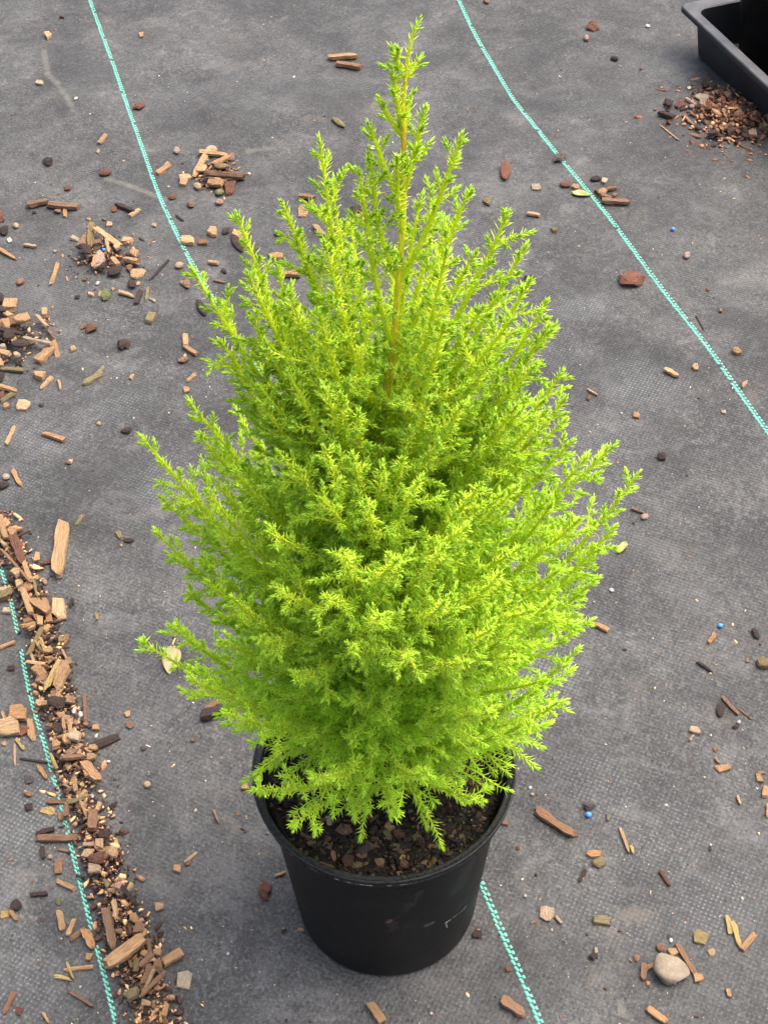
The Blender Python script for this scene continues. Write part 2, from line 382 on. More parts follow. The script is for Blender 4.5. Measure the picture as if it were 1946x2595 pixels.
# ------------------------------------------------------------------ nursery pot
def lathe(profile, seg=96, wob=0.0):
    V, F = [], []
    for (r, z) in profile:
        for i in range(seg):
            a = 2 * PI * i / seg; rr = r * (1 + wob * math.sin(3 * a + 1))
            V.append((rr * math.cos(a), rr * math.sin(a), z))
    for k in range(len(profile) - 1):
        for i in range(seg):
            j = (i + 1) % seg; F.append((k * seg + i, k * seg + j, (k + 1) * seg + j, (k + 1) * seg + i))
    return V, F
pot = link('nursery_pot', None, label='round black plastic nursery pot holding the bright conifer', cat='plant pot')
prof = [(0.001, 0.004), (0.045, 0.004), (0.052, 0.0035), (0.0535, 0.0002), (0.0575, 0.0002), (0.0598, 0.0010), (0.0611, 0.003), (0.0617, 0.006), (0.0622, 0.012)]
prof += [(0.0622 + (0.0752 - 0.0622) * (z - 0.012) / 0.138, z) for z in np.linspace(0.024, 0.1495, 10)]
Vp, Fp = lathe(prof)
# drainage notches moulded into the foot
Vp = [(x, y, z + (0.0045 if z < 0.0015 and math.hypot(x, y) > 0.05 and abs(((math.degrees(math.atan2(y, x)) + 107 + 36) % 72) - 36) < 9 else 0)) for (x, y, z) in Vp]
wall_o = link('wall', new_mesh('wall', Vp, Fp, M_POT, True), pot)
Vr, Fr = lathe([(.0752, .1478), (.0752, .1482), (.0803, .1494), (.0813, .1496), (.0815, .1498), (.0820, .1518), (.0820, .1522), (.0815, .1526), (.0815, .1530), (.0823, .1540), (.0825, .1545), (.0826, .1556), (.0823, .1562), (.0819, .1564), (.0814, .1562), (.0812, .1558), (.0792, .1556), (.0780, .1556), (.0775, .1552), (.0771, .1540), (.0757, .147), (.0744, .138), (.0735, .128)])
link('rim', new_mesh('rim', Vr, Fr, M_POT, True), pot)

# ------------------------------------------------------------------ shapes of small litter (unit sized, 1 x 1 x 1)
def splinter(rng):
    n = 7; m = 6; V = []; xs_ = np.linspace(-0.5, 0.5, n); bend = rng.normal(0, .10); e0 = rng.uniform(.7, 1.0); e1 = rng.uniform(.7, 1.0) if rng.random() < .6 else rng.uniform(.15, .5)
    for i, x in enumerate(xs_):
        tp = e0 if i == 0 else (e1 if i == n - 1 else (.5 + .5 * min(1, (e0 if x < 0 else e1) + .25)) * (.9 + rng.random() * .2))
        for k in range(m):
            a = 2 * PI * k / m + 0.3; sq = 0.5 / max(abs(math.cos(a)), abs(math.sin(a))) * 0.96
            V.append((x + (rng.normal(0, .05) if i in (0, n - 1) else 0), tp * sq * math.cos(a) * (1 + rng.normal(0, .06)) + bend * (1 - 4 * x * x) * .6, tp ** .5 * sq * math.sin(a) * (1 + rng.normal(0, .06))))
    F = [(i * m + k, i * m + (k + 1) % m, (i + 1) * m + (k + 1) % m, (i + 1) * m + k) for i in range(n - 1) for k in range(m)]
    F += [tuple(range(m))[::-1], tuple((n - 1) * m + k for k in range(m))]
    return V, F
def block(rng, flat=False):
    m = int(rng.integers(5, 8)) if flat else int(rng.integers(4, 7)); ang = np.sort((np.arange(m) + rng.uniform(-.28, .28, m)) * 2 * PI / m + 0.6)
    sq = [0.5 / max(abs(math.cos(a)), abs(math.sin(a))) * rng.uniform(.82, 1.05) for a in ang]
    V = []; tz = rng.normal(0, .12, 2)
    for lev, s in ((-0.5, .93), (-0.30, 1.0), (0.30, 1.0), (0.5, .86)):
        for a, q in zip(ang, sq):
            x = q * math.cos(a) * s * (1 + rng.normal(0, .06)); y = q * math.sin(a) * s * (1 + rng.normal(0, .06))
            V.append((x, y, lev + (tz[0] * x + tz[1] * y + rng.normal(0, .07)) * (lev > 0)))
    F = [(l * m + k, l * m + (k + 1) % m, (l + 1) * m + (k + 1) % m, (l + 1) * m + k) for l in range(3) for k in range(m)]
    F += [tuple(range(m))[::-1], tuple(3 * m + k for k in range(m))]
    return V, F
import bmesh
def ico(sub):
    bm = bmesh.new(); bmesh.ops.create_icosphere(bm, subdivisions=sub, radius=0.5)
    V = np.array([v.co[:] for v in bm.verts]); F = [tuple(v.index for v in f.verts) for f in bm.faces]; bm.free(); return V, F
ICO2, ICO1, ICO3 = ico(2), ico(1), ico(3)
def lump(rng, amp, which=ICO2, freq=3.0, ridge=0.0):
    V0, F = which; V = V0.copy(); n = V / np.linalg.norm(V, axis=1)[:, None]; d = np.zeros(len(V))
    for _ in range(6):
        k = rng.normal(0, freq, 3); d += np.sin(n @ k + rng.uniform(0, 6)) / 6
    for _ in range(4):
        k = rng.normal(0, freq * 2.6, 3); d += 0.5 * np.sin(n @ k + rng.uniform(0, 6)) / 4
    if ridge: d += ridge * np.abs(np.sin(V[:, 1] * 16 + V[:, 2] * 6 + rng.uniform(0, 6)))
    return [tuple(q) for q in V * (1 + amp * d)[:, None]], F
def chunk(rng, which=ICO2, planes=9, lo=.26, hi=.42, rough=.10):
    V0, F = which; V = V0.copy() * 1.15
    for _ in range(planes):
        n = rng.normal(0, 1, 3); n /= np.linalg.norm(n); h = rng.uniform(lo, hi); d = V @ n - h; V = V - np.clip(d, 0, None)[:, None] * n * .95
    V = V / (np.abs(V).max(0) * 2); return [tuple(q) for q in V * (1 + rng.normal(0, rough * .5, (len(V), 1)))], F
POOL = {}
rp = np.random.default_rng(5)
POOL['S'] = [new_mesh('wood_splinter', *splinter(rp), M_WOOD) for _ in range(14)]
POOL['B'] = [new_mesh('wood_chip', *block(rp), M_WOOD) for _ in range(14)]
POOL['F'] = [new_mesh('wood_flake', *block(rp, True), M_WOOD) for _ in range(10)]
POOL['N'] = [new_mesh('bark_nugget', *chunk(rp, rough=.17), M_WOOD) for _ in range(14)]
POOL['C'] = [new_mesh('soil_crumb', *lump(rp, 0.85, ICO2, 4.5), M_WOOD) for _ in range(8)]
POOL['O'] = [new_mesh('bark_oval', *lump(rp, 0.16, ICO2, 1.6), M_WOOD, True) for _ in range(6)]
POOL['P'] = [new_mesh('perlite_grain', *lump(rp, 0.28, ICO1, 2.2), M_WOOD, True) for _ in range(6)]
POOL['Q'] = [new_mesh('pebble', *lump(rp, 0.25, ICO2, 2.0), M_WOOD, True) for _ in range(6)]
POOL['T'] = [new_mesh('twig', *splinter(rp), M_WOOD) for _ in range(6)]
NAME = dict(S='wood_splinter', B='wood_chip', F='wood_flake', N='bark_nugget', C='soil_crumb', O='bark_oval', P='perlite_grain', Q='pebble', T='twig')
NOUN = dict(S='wood splinter', B='wood chip', F='wood flake', N='bark nugget', C='crumb of soil', O='oval piece of bark', P='grain of perlite', Q='pebble', T='thin twig')
CAT = dict(S='wood splinter', B='wood chip', F='wood flake', N='bark nugget', C='soil crumb', O='bark piece', P='perlite grain', Q='pebble', T='twig')
THICK = dict(S=(0.75, .003, .009), B=(0.5, .002, .006), F=(0.22, .0012, .003), N=(0.5, .002, .009), C=(0.55, .0015, .008), O=(0.5, .0015, .006), P=(0.75, .001, .003), Q=(0.7, .0015, .006), T=(0.8, .0007, .003))
COLR = dict(t=((0.667, 0.411, 0.201), 'tan'), o=((0.580, 0.331, 0.148), 'orange tan'), b=((0.329, 0.178, 0.092), 'brown'), d=((0.062, 0.034, 0.024), 'dark brown'),
            r=((0.215, 0.082, 0.040), 'reddish brown'), p=((0.58, 0.43, 0.275), 'pale'), l=((0.30, 0.23, 0.095), 'olive'), w=((0.80, 0.77, 0.71), 'white'),
            y=((0.66, 0.46, 0.16), 'yellowish'), k=((0.52, 0.33, 0.24), 'pinkish'), g=((0.20, 0.215, 0.07), 'mossy green'), a=((0.12, 0.092, 0.078), 'greyish'))
ITEMS = """Bt 122 93 22 14
Bo 359 91 12 16
Nr 158 44 13 9
Bp 103 219 19 10
Pw 194 255 11 10
Nr 356 274 27 23
So 270 348 253 371 10
Pp 251 390 9 14
Nd 124 422 33 25
Or 268 445 34 14
Nr 173 485 18 14
Qp 449 385 19 14
So 430 418 401 441 12
Op 536 382 32 15 s
So 508 394 585 393 11 s
St 525 404 494 447 14 s
Bb 587 397 13 17 s
So 582 399 542 426 11 s
Bt 513 435 26 12 s
Bt 454 456 486 447 14 s
Bt 468 464 22 13 s
Ol 565 435 36 15 s
Sb 525 456 616 452 13 s
Bo 548 470 40 18 s
Nr 584 477 30 31 s
Qg 557 487 25 20 s
Qp 502 473 20 17 s
Qk 557 513 23 19 s
Sb 530 462 575 466 9 s
Nr 439 498 24 14
Nb 485 522 30 20
Sb 70 527 127 517 13
Sb 122 525 200 531 14
So 167 524 167 553 10
Nb 148 540 22 15
Nd 88 541 14 10
Sd 297 523 341 541 15
Nr 289 535 16 18
St 356 534 331 551 8
Bo 226 559 14 8
Nb 266 559 13 11
Bp 278 572 15 11
Bp 392 576 14 9
Td 448 547 466 561 6
Pw 25 608 14 14
Qp 42 574 16 12
Sp 64 621 92 626 9
Pp 141 639 10 7
So 0 632 41 657 12
Nd 12 585 36 26
Nr 4 552 20 26
Bp 176 603 203 614 13 h
Sl 237 586 232 634 19 h
St 249 602 309 645 15 h
Sb 224 598 208 632 16 h
St 276 634 281 663 9 h
Bp 300 648 21 13 h
Bk 259 679 26 32 h
Sp 266 672 252 692 12 h
So 250 672 239 697 12 h
St 290 672 305 693 14 h
St 320 670 355 682 17 h
Bt 344 656 23 17 h
Od 293 700 45 22 h
Ft 350 700 38 30 h
Bt 325 618 28 18
Nd 262 690 36 20 h
Nd 225 655 40 34 h
Nd 215 645 28 22 h
Bb 250 640 22 16 h
Nb 330 690 22 18 h
Bt 228 664 18 12 h
Bo 268 618 20 14 h
Pw 249 722 13 11 h
Bb 214 713 12 9 h
Nd 338 729 30 24 h
Pt 351 725 13 12 h
So 148 671 131 722 10
Qb 53 717 19 17
Td 428 667 386 713 6
Qp 456 681 22 17
Nd 570 693 19 18
Nb 474 730 30 22
Pp 463 722 12 10
Bt 540 595 27 21
Nd 575 588 30 19
Bt 601 599 26 22
Od 590 602 615 642 22
Bt 477 618 33 18
Bb 513 620 26 13
St 531 670 555 673 10
Tb 543 716 572 722 6
Od 501 769 523 811 19
St 304 747 342 760 13
Sd 359 744 346 777 13
Sl 377 737 373 769 8
Bp 381 761 398 773 8
Ng 272 754 26 27
Bt 232 750 16 11
Bt 255 749 12 14
Bt 289 738 11 7
Nd 199 755 18 13
Bt 116 793 17 17
Bl 386 816 25 25
Nr 231 839 34 22
Nb 214 831 16 15
Cd 318 882 32 30
Bt 188 889 17 15
St 473 858 473 887 14
So 469 888 501 909 13
Nb 466 922 28 26
Pp 470 912 12 10
St 499 956 475 976 8
Bo 473 996 15 13
Sl 263 953 213 983 13
Sp 266 936 251 951 5
Bt 341 955 331 969 10
Bo 105 962 33 21
St 136 963 105 993 10
St 151 970 156 996 8
Ft 63 1034 37 24
Bo 20 1037 19 15
Nd 108 1035 17 11
St 39 1088 19 1132 8
So 115 1106 167 1124 14
Bo 253 1079 11 9
Nd 322 1097 36 20
Nb 176 1178 24 14
Bt 181 1174 11 10
So 35 1195 54 1232 12
Qp 18 1213 19 15
Sl 211 1310 193 1336 10
Bl 293 1346 314 1372 15
Nd 328 1372 30 20
Pt 309 1385 7 8
So 164 1334 147 1456 32
Nd 10 1236 40 22
Bt 83 830 44 845 22 e
Na 68 858 34 20 e
Sd 0 868 66 877 13 e
Sp 66 876 134 890 12 e
So 134 890 99 924 20 e
St 100 817 125 843 11 e
Sb 124 842 145 873 9 e
So 139 877 149 910 14 e
Od 57 896 46 19 e
Bp 48 916 18 15 e
St 0 909 32 922 14 e
Bp 14 902 18 14 e
Sl 6 940 64 948 12 e
Bt 3 930 18 24 e
Bo 24 853 22 28 e
Bo 6 847 22 30 e
Bt 26 810 29 14 e
Bo 25 780 36 38 e
Nd 8 800 34 30 e
Bb 42 838 34 20 e
Nd 30 880 40 26 e
Nd 50 928 30 16 e
Bt 40 884 20 14 e
So 0 993 46 996 13 e
Sl 39 1007 6 1026 10 e
Nd 4 965 24 24 e
Nd 2 760 26 34 e
St 18 770 6 800 12 e
Nr 6 1010 24 22 e
Sr 41 1382 62 1441 28 m
Qp 152 1461 17 13
Qp 115 1474 14 13
Sr 105 1430 138 1424 9
Bt 96 1420 16 22 m
Bt 152 1545 33 50
Cd 182 1526 16 28
Bo 247 1560 8 17
Bb 170 1604 157 1642 22
Sb 215 1755 218 1834 7
Bt 245 1846 21 18
Pw 244 1867 11 10
Sd 304 1869 205 1912 17 m
Bt 324 1813 17 15
Nb 329 1839 26 26
Pw 275 1930 13 8
Na 365 1899 20 17
Pp 367 1897 10 8
Qp 375 1990 18 16
So 218 1948 252 1992 26 m
St 0 1636 37 1622 9
Cd 28 1689 24 20
Bo 47 1809 44 40
Bt 25 1845 52 46
St 7 1804 20 1836 9
Bt 78 1823 83 1876 18
Sy 42 1872 63 1899 9
Tt 38 1884 39 1940 6
Bt 11 1884 12 13
Nr 63 1850 28 26
So 100 1942 119 1972 14
Na 76 1973 32 26
Td 55 1921 119 1931 6
Nb 72 2012 26 20
Py 66 2006 12 10
Nd 74 2046 30 24
Fy 122 2053 40 24
Sb 121 2032 174 2031 12
Sd 93 2113 138 2101 13
Sb 91 2125 208 2125 18
Sd 108 2148 112 2175 12
Bb 160 2155 28 9
Pp 129 2172 15 13
Bb 152 2172 148 2218 22
St 147 2235 191 2255 14
Sd 80 2270 122 2266 11
Ng 148 2287 14 18
Nd 42 2298 38 36
Fy 14 2320 25 20
So 28 2311 46 2336 13
So 152 2312 161 2362 17
St 191 2333 174 2374 10
Sb 218 2358 180 2386 12
So 218 2362 237 2408 28
Bo 228 2427 23 21
So 235 2454 168 2462 8
Sy 140 2477 182 2487 13
Sy 174 2447 189 2485 8
Sb 180 2517 235 2552 9
Sb 39 2517 12 2573 13
Nr 51 2565 19 22
St 111 2569 125 2594 8
Pw 205 2503 8 10
Sk 544 2059 555 2086 5
Bo 451 2206 21 19
Nb 477 2191 20 18
Tt 499 2162 468 2187 6
Bt 403 2302 24 20
Cr 675 2262 34 42
Pp 672 2275 10 14
Fp 468 2485 38 50
Pw 578 2418 9 9
So 417 2444 462 2417 25
So 277 2468 364 2400 34 m
Sb 273 2320 292 2420 30 m
St 292 2295 302 2360 14 m
Sb 421 2483 362 2551 12 m
St 398 2483 366 2530 8 m
Sl 350 2445 350 2478 14 m
Nb 405 2462 36 38 m
Sb 390 2466 370 2508 22 m
Bl 338 2537 44 28 m
Bt 373 2558 26 15 m
So 426 2555 418 2588 14 m
Cd 408 2368 20 18
Sb 244 2078 240 2122 24 m
Nd 270 2127 40 28 m
Bt 259 2155 24 30 m
Bt 293 2182 28 28 m
Bt 228 2178 24 24 m
Nr 257 2196 42 34 m
Bp 243 2224 34 24 m
Sk 216 2157 241 2156 12 m
Sb 303 2158 313 2190 6
Sy 339 2253 324 2281 9 m
Bk 310 2264 28 18 m
Sd 314 2268 351 2306 13 m
Bo 346 2344 22 24 m
Bb 357 2369 28 26 m
So 375 2371 353 2399 12 m
Sb 380 2392 385 2437 14 m
Bo 403 2425 24 17 m
Sb 393 2438 362 2467 12 m
Bt 230 1975 28 18 m
Py 215 2009 15 14 m
Pw 234 2017 12 11
Sl 178 2048 228 2042 13 m
St 210 2050 225 2089 8 m
Sb 175 2052 172 2080 13 m
So 158 2060 159 2078 16
Bo 62 1510 90 1560 18 m
So 62 1508 84 1572 18 m
So 90 1540 130 1572 22 m
So 118 1535 130 1586 16 m
Bt 50 1485 58 1500 20 m
Sb 12 1412 80 1490 9 m
So 66 1440 84 1488 14 m
Sl 88 1470 103 1540 10 m
Bt 45 1470 30 24 m
Bt 10 1505 44 30 m
Sl 0 1515 32 1500 20 m
Bp 18 1545 26 18 m
So 2 1395 0 1370 16 m
So 8 1340 22 1386 18 m
Bt 25 1358 62 1354 14 m
Bo 38 1368 26 18 m
Sp 0 1380 22 1398 12 m
Td 45 1375 80 1355 6 m
So 114 1708 94 1720 36 m
Sy 158 1690 122 1776 16 m
So 176 1712 150 1768 30 m
Bo 112 1732 34 20 m
Bt 95 1737 14 22 m
St 72 1687 120 1694 8 m
Bp 104 1742 128 1748 9 m
St 160 1758 150 1785 10 m
Nd 150 1795 56 40 m
Bb 184 1790 28 24 m
Pw 192 1815 14 20 m
Pw 208 1822 14 18 m
Pk 198 1846 16 16 m
Bt 178 1838 186 1876 12 m
St 166 1826 170 1868 9 m
Nd 155 1862 34 28 m
Bp 195 1886 34 26 m
Bt 172 1888 20 26 m
Bo 146 1900 26 30 m
Sy 132 1922 148 1954 10 m
Bb 185 1930 42 20 m
Bo 240 1905 28 14 m
Bo 236 1930 26 18 m
Sb 164 1945 222 1930 18 m
So 95 1640 114 1662 9 m
Bo 128 1660 26 20 m
Sp 80 1660 92 1688 7 m
Sy 110 1635 120 1668 6 m
Sl 112 1598 76 1668 11 m
Bb 74 1582 30 16 m
So 58 1606 94 1588 12 m
Bo 106 1590 24 26 m
Bt 85 1598 20 15 m
Bt 92 1794 118 1785 16 m
Bt 117 1793 18 14 m
So 195 1990 198 2020 12 m
Nr 1500 73 34 24
Qk 1485 103 14 12
Nd 1558 155 24 20
Pw 1640 68 13 11
Or 1280 412 1280 462 27
Fp 1357 477 25 17
Or 1432 474 30 15
Bt 1458 482 24 11
Od 1508 461 29 13
Bp 1530 465 17 15
Sb 1510 495 1558 484 11
Bo 1525 495 26 16
Sb 1522 517 1595 525 13
Sb 1536 508 26 12
Bb 1556 501 13 10
Na 1420 409 38 28
St 1335 543 1366 549 9
Bl 1405 585 17 12
Nr 1596 714 68 44
Qk 1739 654 19 15
Nb 1825 788 13 14
Nr 1793 736 12 9
Td 1763 800 1783 836 4
Bo 1864 893 21 20
Nd 1340 706 34 13
Cd 1692 273 28 22
Nr 1722 276 28 14
Sd 1670 297 1706 309 13
Tt 1674 326 1717 361 4
Sk 1736 259 1762 278 10
Qp 1751 281 17 9
Pw 1745 229 13 11
Sk 1737 309 1758 328 10
Op 1758 252 1806 265 20
Bo 1780 292 24 20
St 1687 936 1717 954 15
Bt 1761 929 16 16
Bt 1892 962 1879 984 14
St 1489 986 1513 1001 6
Qb 1491 1008 12 11
Bo 1612 1052 17 14
Bp 1833 1042 13 8
Nd 1673 1161 34 26
Sb 1598 1290 1633 1303 7
Qk 1632 1313 21 14
Qb 1555 1349 10 10
Pw 1549 1497 13 11
So 1507 1585 1541 1602 14
Nd 1582 1646 15 9
So 1811 1604 1795 1627 11
Nd 1915 1607 21 40
Sd 1767 1677 1803 1702 9
Bl 1935 1684 36 30
Nb 1894 1671 14 12
Od 1826 1781 1824 1818 22
Sb 1831 1767 1868 1807 9
Tb 1868 1790 1904 1821 4
Pw 1872 1829 13 11
Nd 1863 1841 22 15
Bp 1760 1854 32 17
Sp 1757 1866 1747 1879 5
Nb 1812 1898 17 19
Bo 1829 1948 40 17
So 1812 1921 1822 1934 7
Bo 1925 1970 18 24
Nb 1930 1955 30 12
Bo 1940 2005 24 30
So 1946 2035 1944 2066 11
St 1868 2017 1875 2035 7
Sb 1359 2057 1452 2120 23
Na 1489 2047 44 30
Bl 1537 2064 1541 2084 9
So 1570 2100 1592 2161 11
Sy 1599 2146 1603 2165 9
Bo 1504 2167 42 18
Bl 1515 2190 36 25
Sd 1482 2206 1467 2236 12
Sr 1671 2207 1696 2246 9
Nd 1799 2150 10 18
Pw 1800 2140 8 10
Fp 1386 2318 36 40
Tb 1359 2336 1344 2342 7
Sp 1407 2323 1422 2342 8
Bl 1525 2337 48 25
Fl 1774 2377 44 34
Sy 1841 2324 1849 2370 14
Sy 1855 2337 1874 2405 15
So 1912 2369 1878 2410 16
Na 1696 2372 18 14
Pw 1699 2384 11 13
Qb 1672 2404 22 26
Bo 1703 2416 24 20
Nb 1615 2429 21 25
Cd 1503 2424 26 22
Pp 1509 2411 12 18
Fo 1802 2414 20 18
Sb 1716 2398 1760 2471 14
Bo 1768 2480 26 22
Sb 1633 2446 1628 2486 20
Bt 1669 2440 1638 2455 13
Bo 1642 2495 10 12
Bo 1844 2518 18 22
So 1638 2556 1686 2592 18
Sb 1272 2539 1325 2576 28
So 938 2548 970 2594 25
Nb 1278 2088 26 18
Cd 1210 2369 24 24
Bt 1212 2362 10 20
Nr 1287 2459 22 15
Bt 623 1999 24 19
Pp 679 2113 10 7
St 695 2223 724 2213 7
Nd 720 2360 16 16
Pp 719 2356 9 11
Bt 763 2358 20 7
Pp 1349 2016 13 9
Pw 1343 1999 9 8
Nr 1311 2149 14 14
Pw 1330 2272 10 9
Pw 1093 2569 9 9
So 832 148 902 145 10
Sb 855 163 914 173 12
Ol 841 297 873 319 14
Qb 1231 11 12 12
Nl 1234 512 24 22
Nd 905 540 42 22
So 902 550 932 563 12
Pw 945 369 16 13
Fo 768 536 28 30
Sb 760 500 796 506 12
So 800 576 822 600 14
Fo 699 649 38 17
So 709 698 762 702 15
Pw 980 664 15 18
Nd 702 596 18 18
Sd 512 1823 594 1799 27
Sb 518 1810 558 1781 14
Bb 490 1880 12 10
Pk 443 1615 11 12"""
# the mulch strip: centre line in the photo and its half width on the ground
STRIP = [(2, 1330), (40, 1410), (70, 1480), (100, 1560), (125, 1640), (138, 1720), (158, 1800), (180, 1880), (196, 1960), (212, 2040), (236, 2110), (262, 2180), (282, 2260), (312, 2340), (345, 2420), (370, 2500), (392, 2595), (400, 2640)]
SP = np.array([at(*p)[:2] for p in STRIP])
def strip_d(x, y):
    q = np.array([x, y]); a, b = SP[:-1], SP[1:]; ab = b - a
    s = np.clip(((q - a) * ab).sum(1) / (ab ** 2).sum(1), 0, 1)
    return np.sqrt(((a + s[:, None] * ab - q) ** 2).sum(1)).min()
def heap_c(px, py, r, h): g = at(px, py); return (g[0], g[1], r, h)
HEAPS = [heap_c(268, 655, .040, .008), heap_c(545, 440, .032, .005), heap_c(22, 860, .050, .010), heap_c(1856, 300, .068, .010)]
def mound(x, y):
    h = 0.0075 * max(0.0, 1 - (strip_d(x, y) / 0.021) ** 2)
    for (hx, hy, r, hh) in HEAPS: h = max(h, hh * max(0.0, 1 - ((x - hx) ** 2 + (y - hy) ** 2) / r ** 2))
    return h

# landmarks a reader can find, for the labels
LM = [((960, 2200), 'black pot', 250), ((1699, 2469), 'round grey stone', 60), ((1596, 714), 'biggest reddish nugget', 50), ((1840, 150), 'black tray', 90), ((435, 1680), 'stalked dry leaf', 45),
      ((1573, 1397), 'yellow green leaf', 30), ((1470, 498), 'yellow petal', 40), ((1490, 2069), 'lower blue pellet', 25), ((1824, 1586), 'upper blue pellet', 25), ((268, 655), 'left heap of chips', 70),
      ((545, 440), 'small heap by the left thread', 55), ((25, 860), 'heap at the left edge', 60), ((157, 1395), 'upright orange bark strip', 50), ((857, 308), 'topmost olive sliver', 30), ((973, 20), 'top edge', 30),
      ((1405, 2089), 'long dark bark shard', 50), ((1860, 2365), 'pair of yellowish splinters', 40), ((300, 1890), 'dark bark strip', 50), ((1280, 437), 'upright reddish oval', 40), ((540, 1812), 'bark by the branches', 60),
      ((47, 1809), 'squarish tan chip', 40), ((150, 2125), 'brown stick across the thread', 60), ((320, 2434), 'thickest stick of the strip', 50), ((270, 2370), 'flat brown slat', 40), ((122, 422), 'upper left dark nugget', 40),
      ((135, 527), 'row of brown splinters', 60), ((1420, 409), 'nugget on the thread', 30), ((1830, 1800), 'dark upright oval', 30), ((1760, 1854), 'pale oblong chip', 30), ((470, 872), 'bent pair of tan splinters', 30), ((228, 968), 'olive splinter', 40), ((30, 1650), 'left edge', 40), ((1930, 1300), 'right edge', 40), ((1600, 2590), 'bottom edge', 30)]
def direction(dx, dy):
    a = math.degrees(math.atan2(-dy, dx)) % 360
    return ['right of', 'up and right of', 'above', 'up and left of', 'left of', 'down and left of', 'below', 'down and right of'][int(((a + 22.5) % 360) // 45)]
def where(u, v, skip=0, cluster=''):
    if cluster == 'm' and skip == 0:
        band = ['at its upper end', 'in its upper part', 'beside the dark bark strip', 'below the dark bark strip', 'above the thickest stick', 'around the thickest stick', 'at its bottom end']
        k = 0 if v < 1430 else 1 if v < 1680 else 2 if v < 1960 else 3 if v < 2150 else 4 if v < 2380 else 5 if v < 2500 else 6
        return 'in the mulch strip, ' + band[k]
    if cluster in 'hse' and cluster and skip == 0:
        return {'h': 'in the left heap of chips', 's': 'in the small heap by the left thread', 'e': 'in the heap at the left edge'}[cluster]
    ds = sorted((max(0.0, math.hypot(u - p[0], v - p[1]) - r * .6) + (0 if r < 200 else 30), p, n, r) for p, n, r in LM if math.hypot(u - p[0], v - p[1]) > 24)
    d, p, n, r = ds[min(skip if not cluster else max(0, skip - 1), len(ds) - 1)]
    far = 'just ' if math.hypot(u - p[0], v - p[1]) < r + 70 else ('' if math.hypot(u - p[0], v - p[1]) < r + 190 else 'well ')
    if 'edge' in n: return 'near the ' + n
    return far + direction(u - p[0], v - p[1]) + ' the ' + n
LAB = []            # pending labels: (object, list of phrasings)
def emit(kind, col, u0, v0, u1, v1, w, cl='', jit=True, zoff=None, tilt=None):
    A, B = at(u0, v0), at(u1, v1); c = (A + B) / 2; L = float(np.linalg.norm(B - A)); u, v = (u0 + u1) / 2, (v0 + v1) / 2
    depth = (c - CAM) @ FW; W = w * depth / FPX
    yaw = math.atan2(B[1] - A[1], B[0] - A[0])
    # foreshortening of the short side depends on which way it runs
    lat = np.array([-math.sin(yaw), math.cos(yaw), 0]); p0 = to_px(c - lat * .005); p1 = to_px(c + lat * .005)
    W = w * .01 / max(1e-6, math.hypot(p1[0] - p0[0], p1[1] - p0[1]))
    k, lo, hi = THICK[kind]; T = min(hi, max(lo, k * min(L, W)))
    if kind in 'NQPCO': T = min(hi, max(lo, k * math.sqrt(L * W)))
    o = bpy.data.objects.new(NAME[kind] if not (kind == 'P' and col != 'w') else 'pale_grain', random.choice(POOL[kind])); COL.objects.link(o)
    rgb, word = COLR[col]; f = random.uniform(.78, 1.16); hue = random.uniform(-.07, .07)
    o.color = (min(.9, rgb[0] * f), min(.9, rgb[1] * f * (1 + hue)), min(.9, rgb[2] * f * (1 + 2 * hue)), 1)
    m = mound(c[0], c[1]) if cl else 0.0
    if kind in 'NC' and col in 'dba': L *= .85; W *= .85
    z = float(gh(c[0], c[1])) + m * (random.uniform(.95, 1.5) if zoff is None else zoff) + T * (0.46 if kind not in 'NQPCO' else 0.42)
    tl = (0.16 if cl else 0.03) if tilt is None else tilt
    R = Euler((random.gauss(0, tl * 1.3), random.gauss(0, tl), yaw)).to_matrix() @ Euler((random.choice((0, PI)), 0, 0)).to_matrix()
    o.matrix_world = Matrix.Translation((c[0], c[1], z)) @ R.to_4x4() @ Matrix.Diagonal((L, W, T, 1))
    big = math.hypot(u1 - u0, v1 - v0)
    size = ('long ' if big > 58 else 'short ' if big < 30 else '') if kind in 'ST' else ('tiny ' if max(big, w) < 14 else 'small ' if max(big, w) < 24 else 'large ' if max(big, w) > 37 else '')
    noun = NOUN[kind] if not (kind == 'P' and col != 'w') else 'grain'
    a = math.degrees(math.atan2(-(v1 - v0), u1 - u0)) % 180
    tiltw = '' if (big < 1.25 * w) else ('lying level ' if a < 20 or a > 160 else 'rising to the right ' if a < 62 else 'standing upright in view ' if a < 118 else 'falling to the right ')
    hd = size + word + ' ' + noun
    group = {'m': 'wood and bark in the mulch strip', 'h': 'chips in the left heap', 's': 'chips in the small heap by the left thread', 'e': 'chips in the heap at the left edge', 't': 'litter in front of the tray'}.get(cl, 'bark and wood bits scattered on the fabric')
    o['category'] = CAT[kind] if not (kind == 'P' and col != 'w') else 'grain'; o['group'] = group
    alts = []
    for tw in ('', tiltw):
        alts.append(hd + ' ' + tw + where(u, v, 0, cl))
    for k in (1, 2, 3):
        if not cl: alts.append(hd + ' ' + where(u, v, k, cl))
    short = {'m': 'in the mulch strip', 'h': 'in the left heap', 's': 'in the small heap', 'e': 'in the left edge heap', 't': 'in the tray spill'}.get(cl)
    for k in range(0 if cl else 1, 9):
        for tw in ('', tiltw):
            ph = where(u, v, k + 1 if cl else k, cl)
            if short and ph.startswith('in '): continue
            alts.append(hd + ' ' + tw + (short if short else where(u, v, 0)) + ', ' + ph)
    LAB.append((o, alts))
    return o
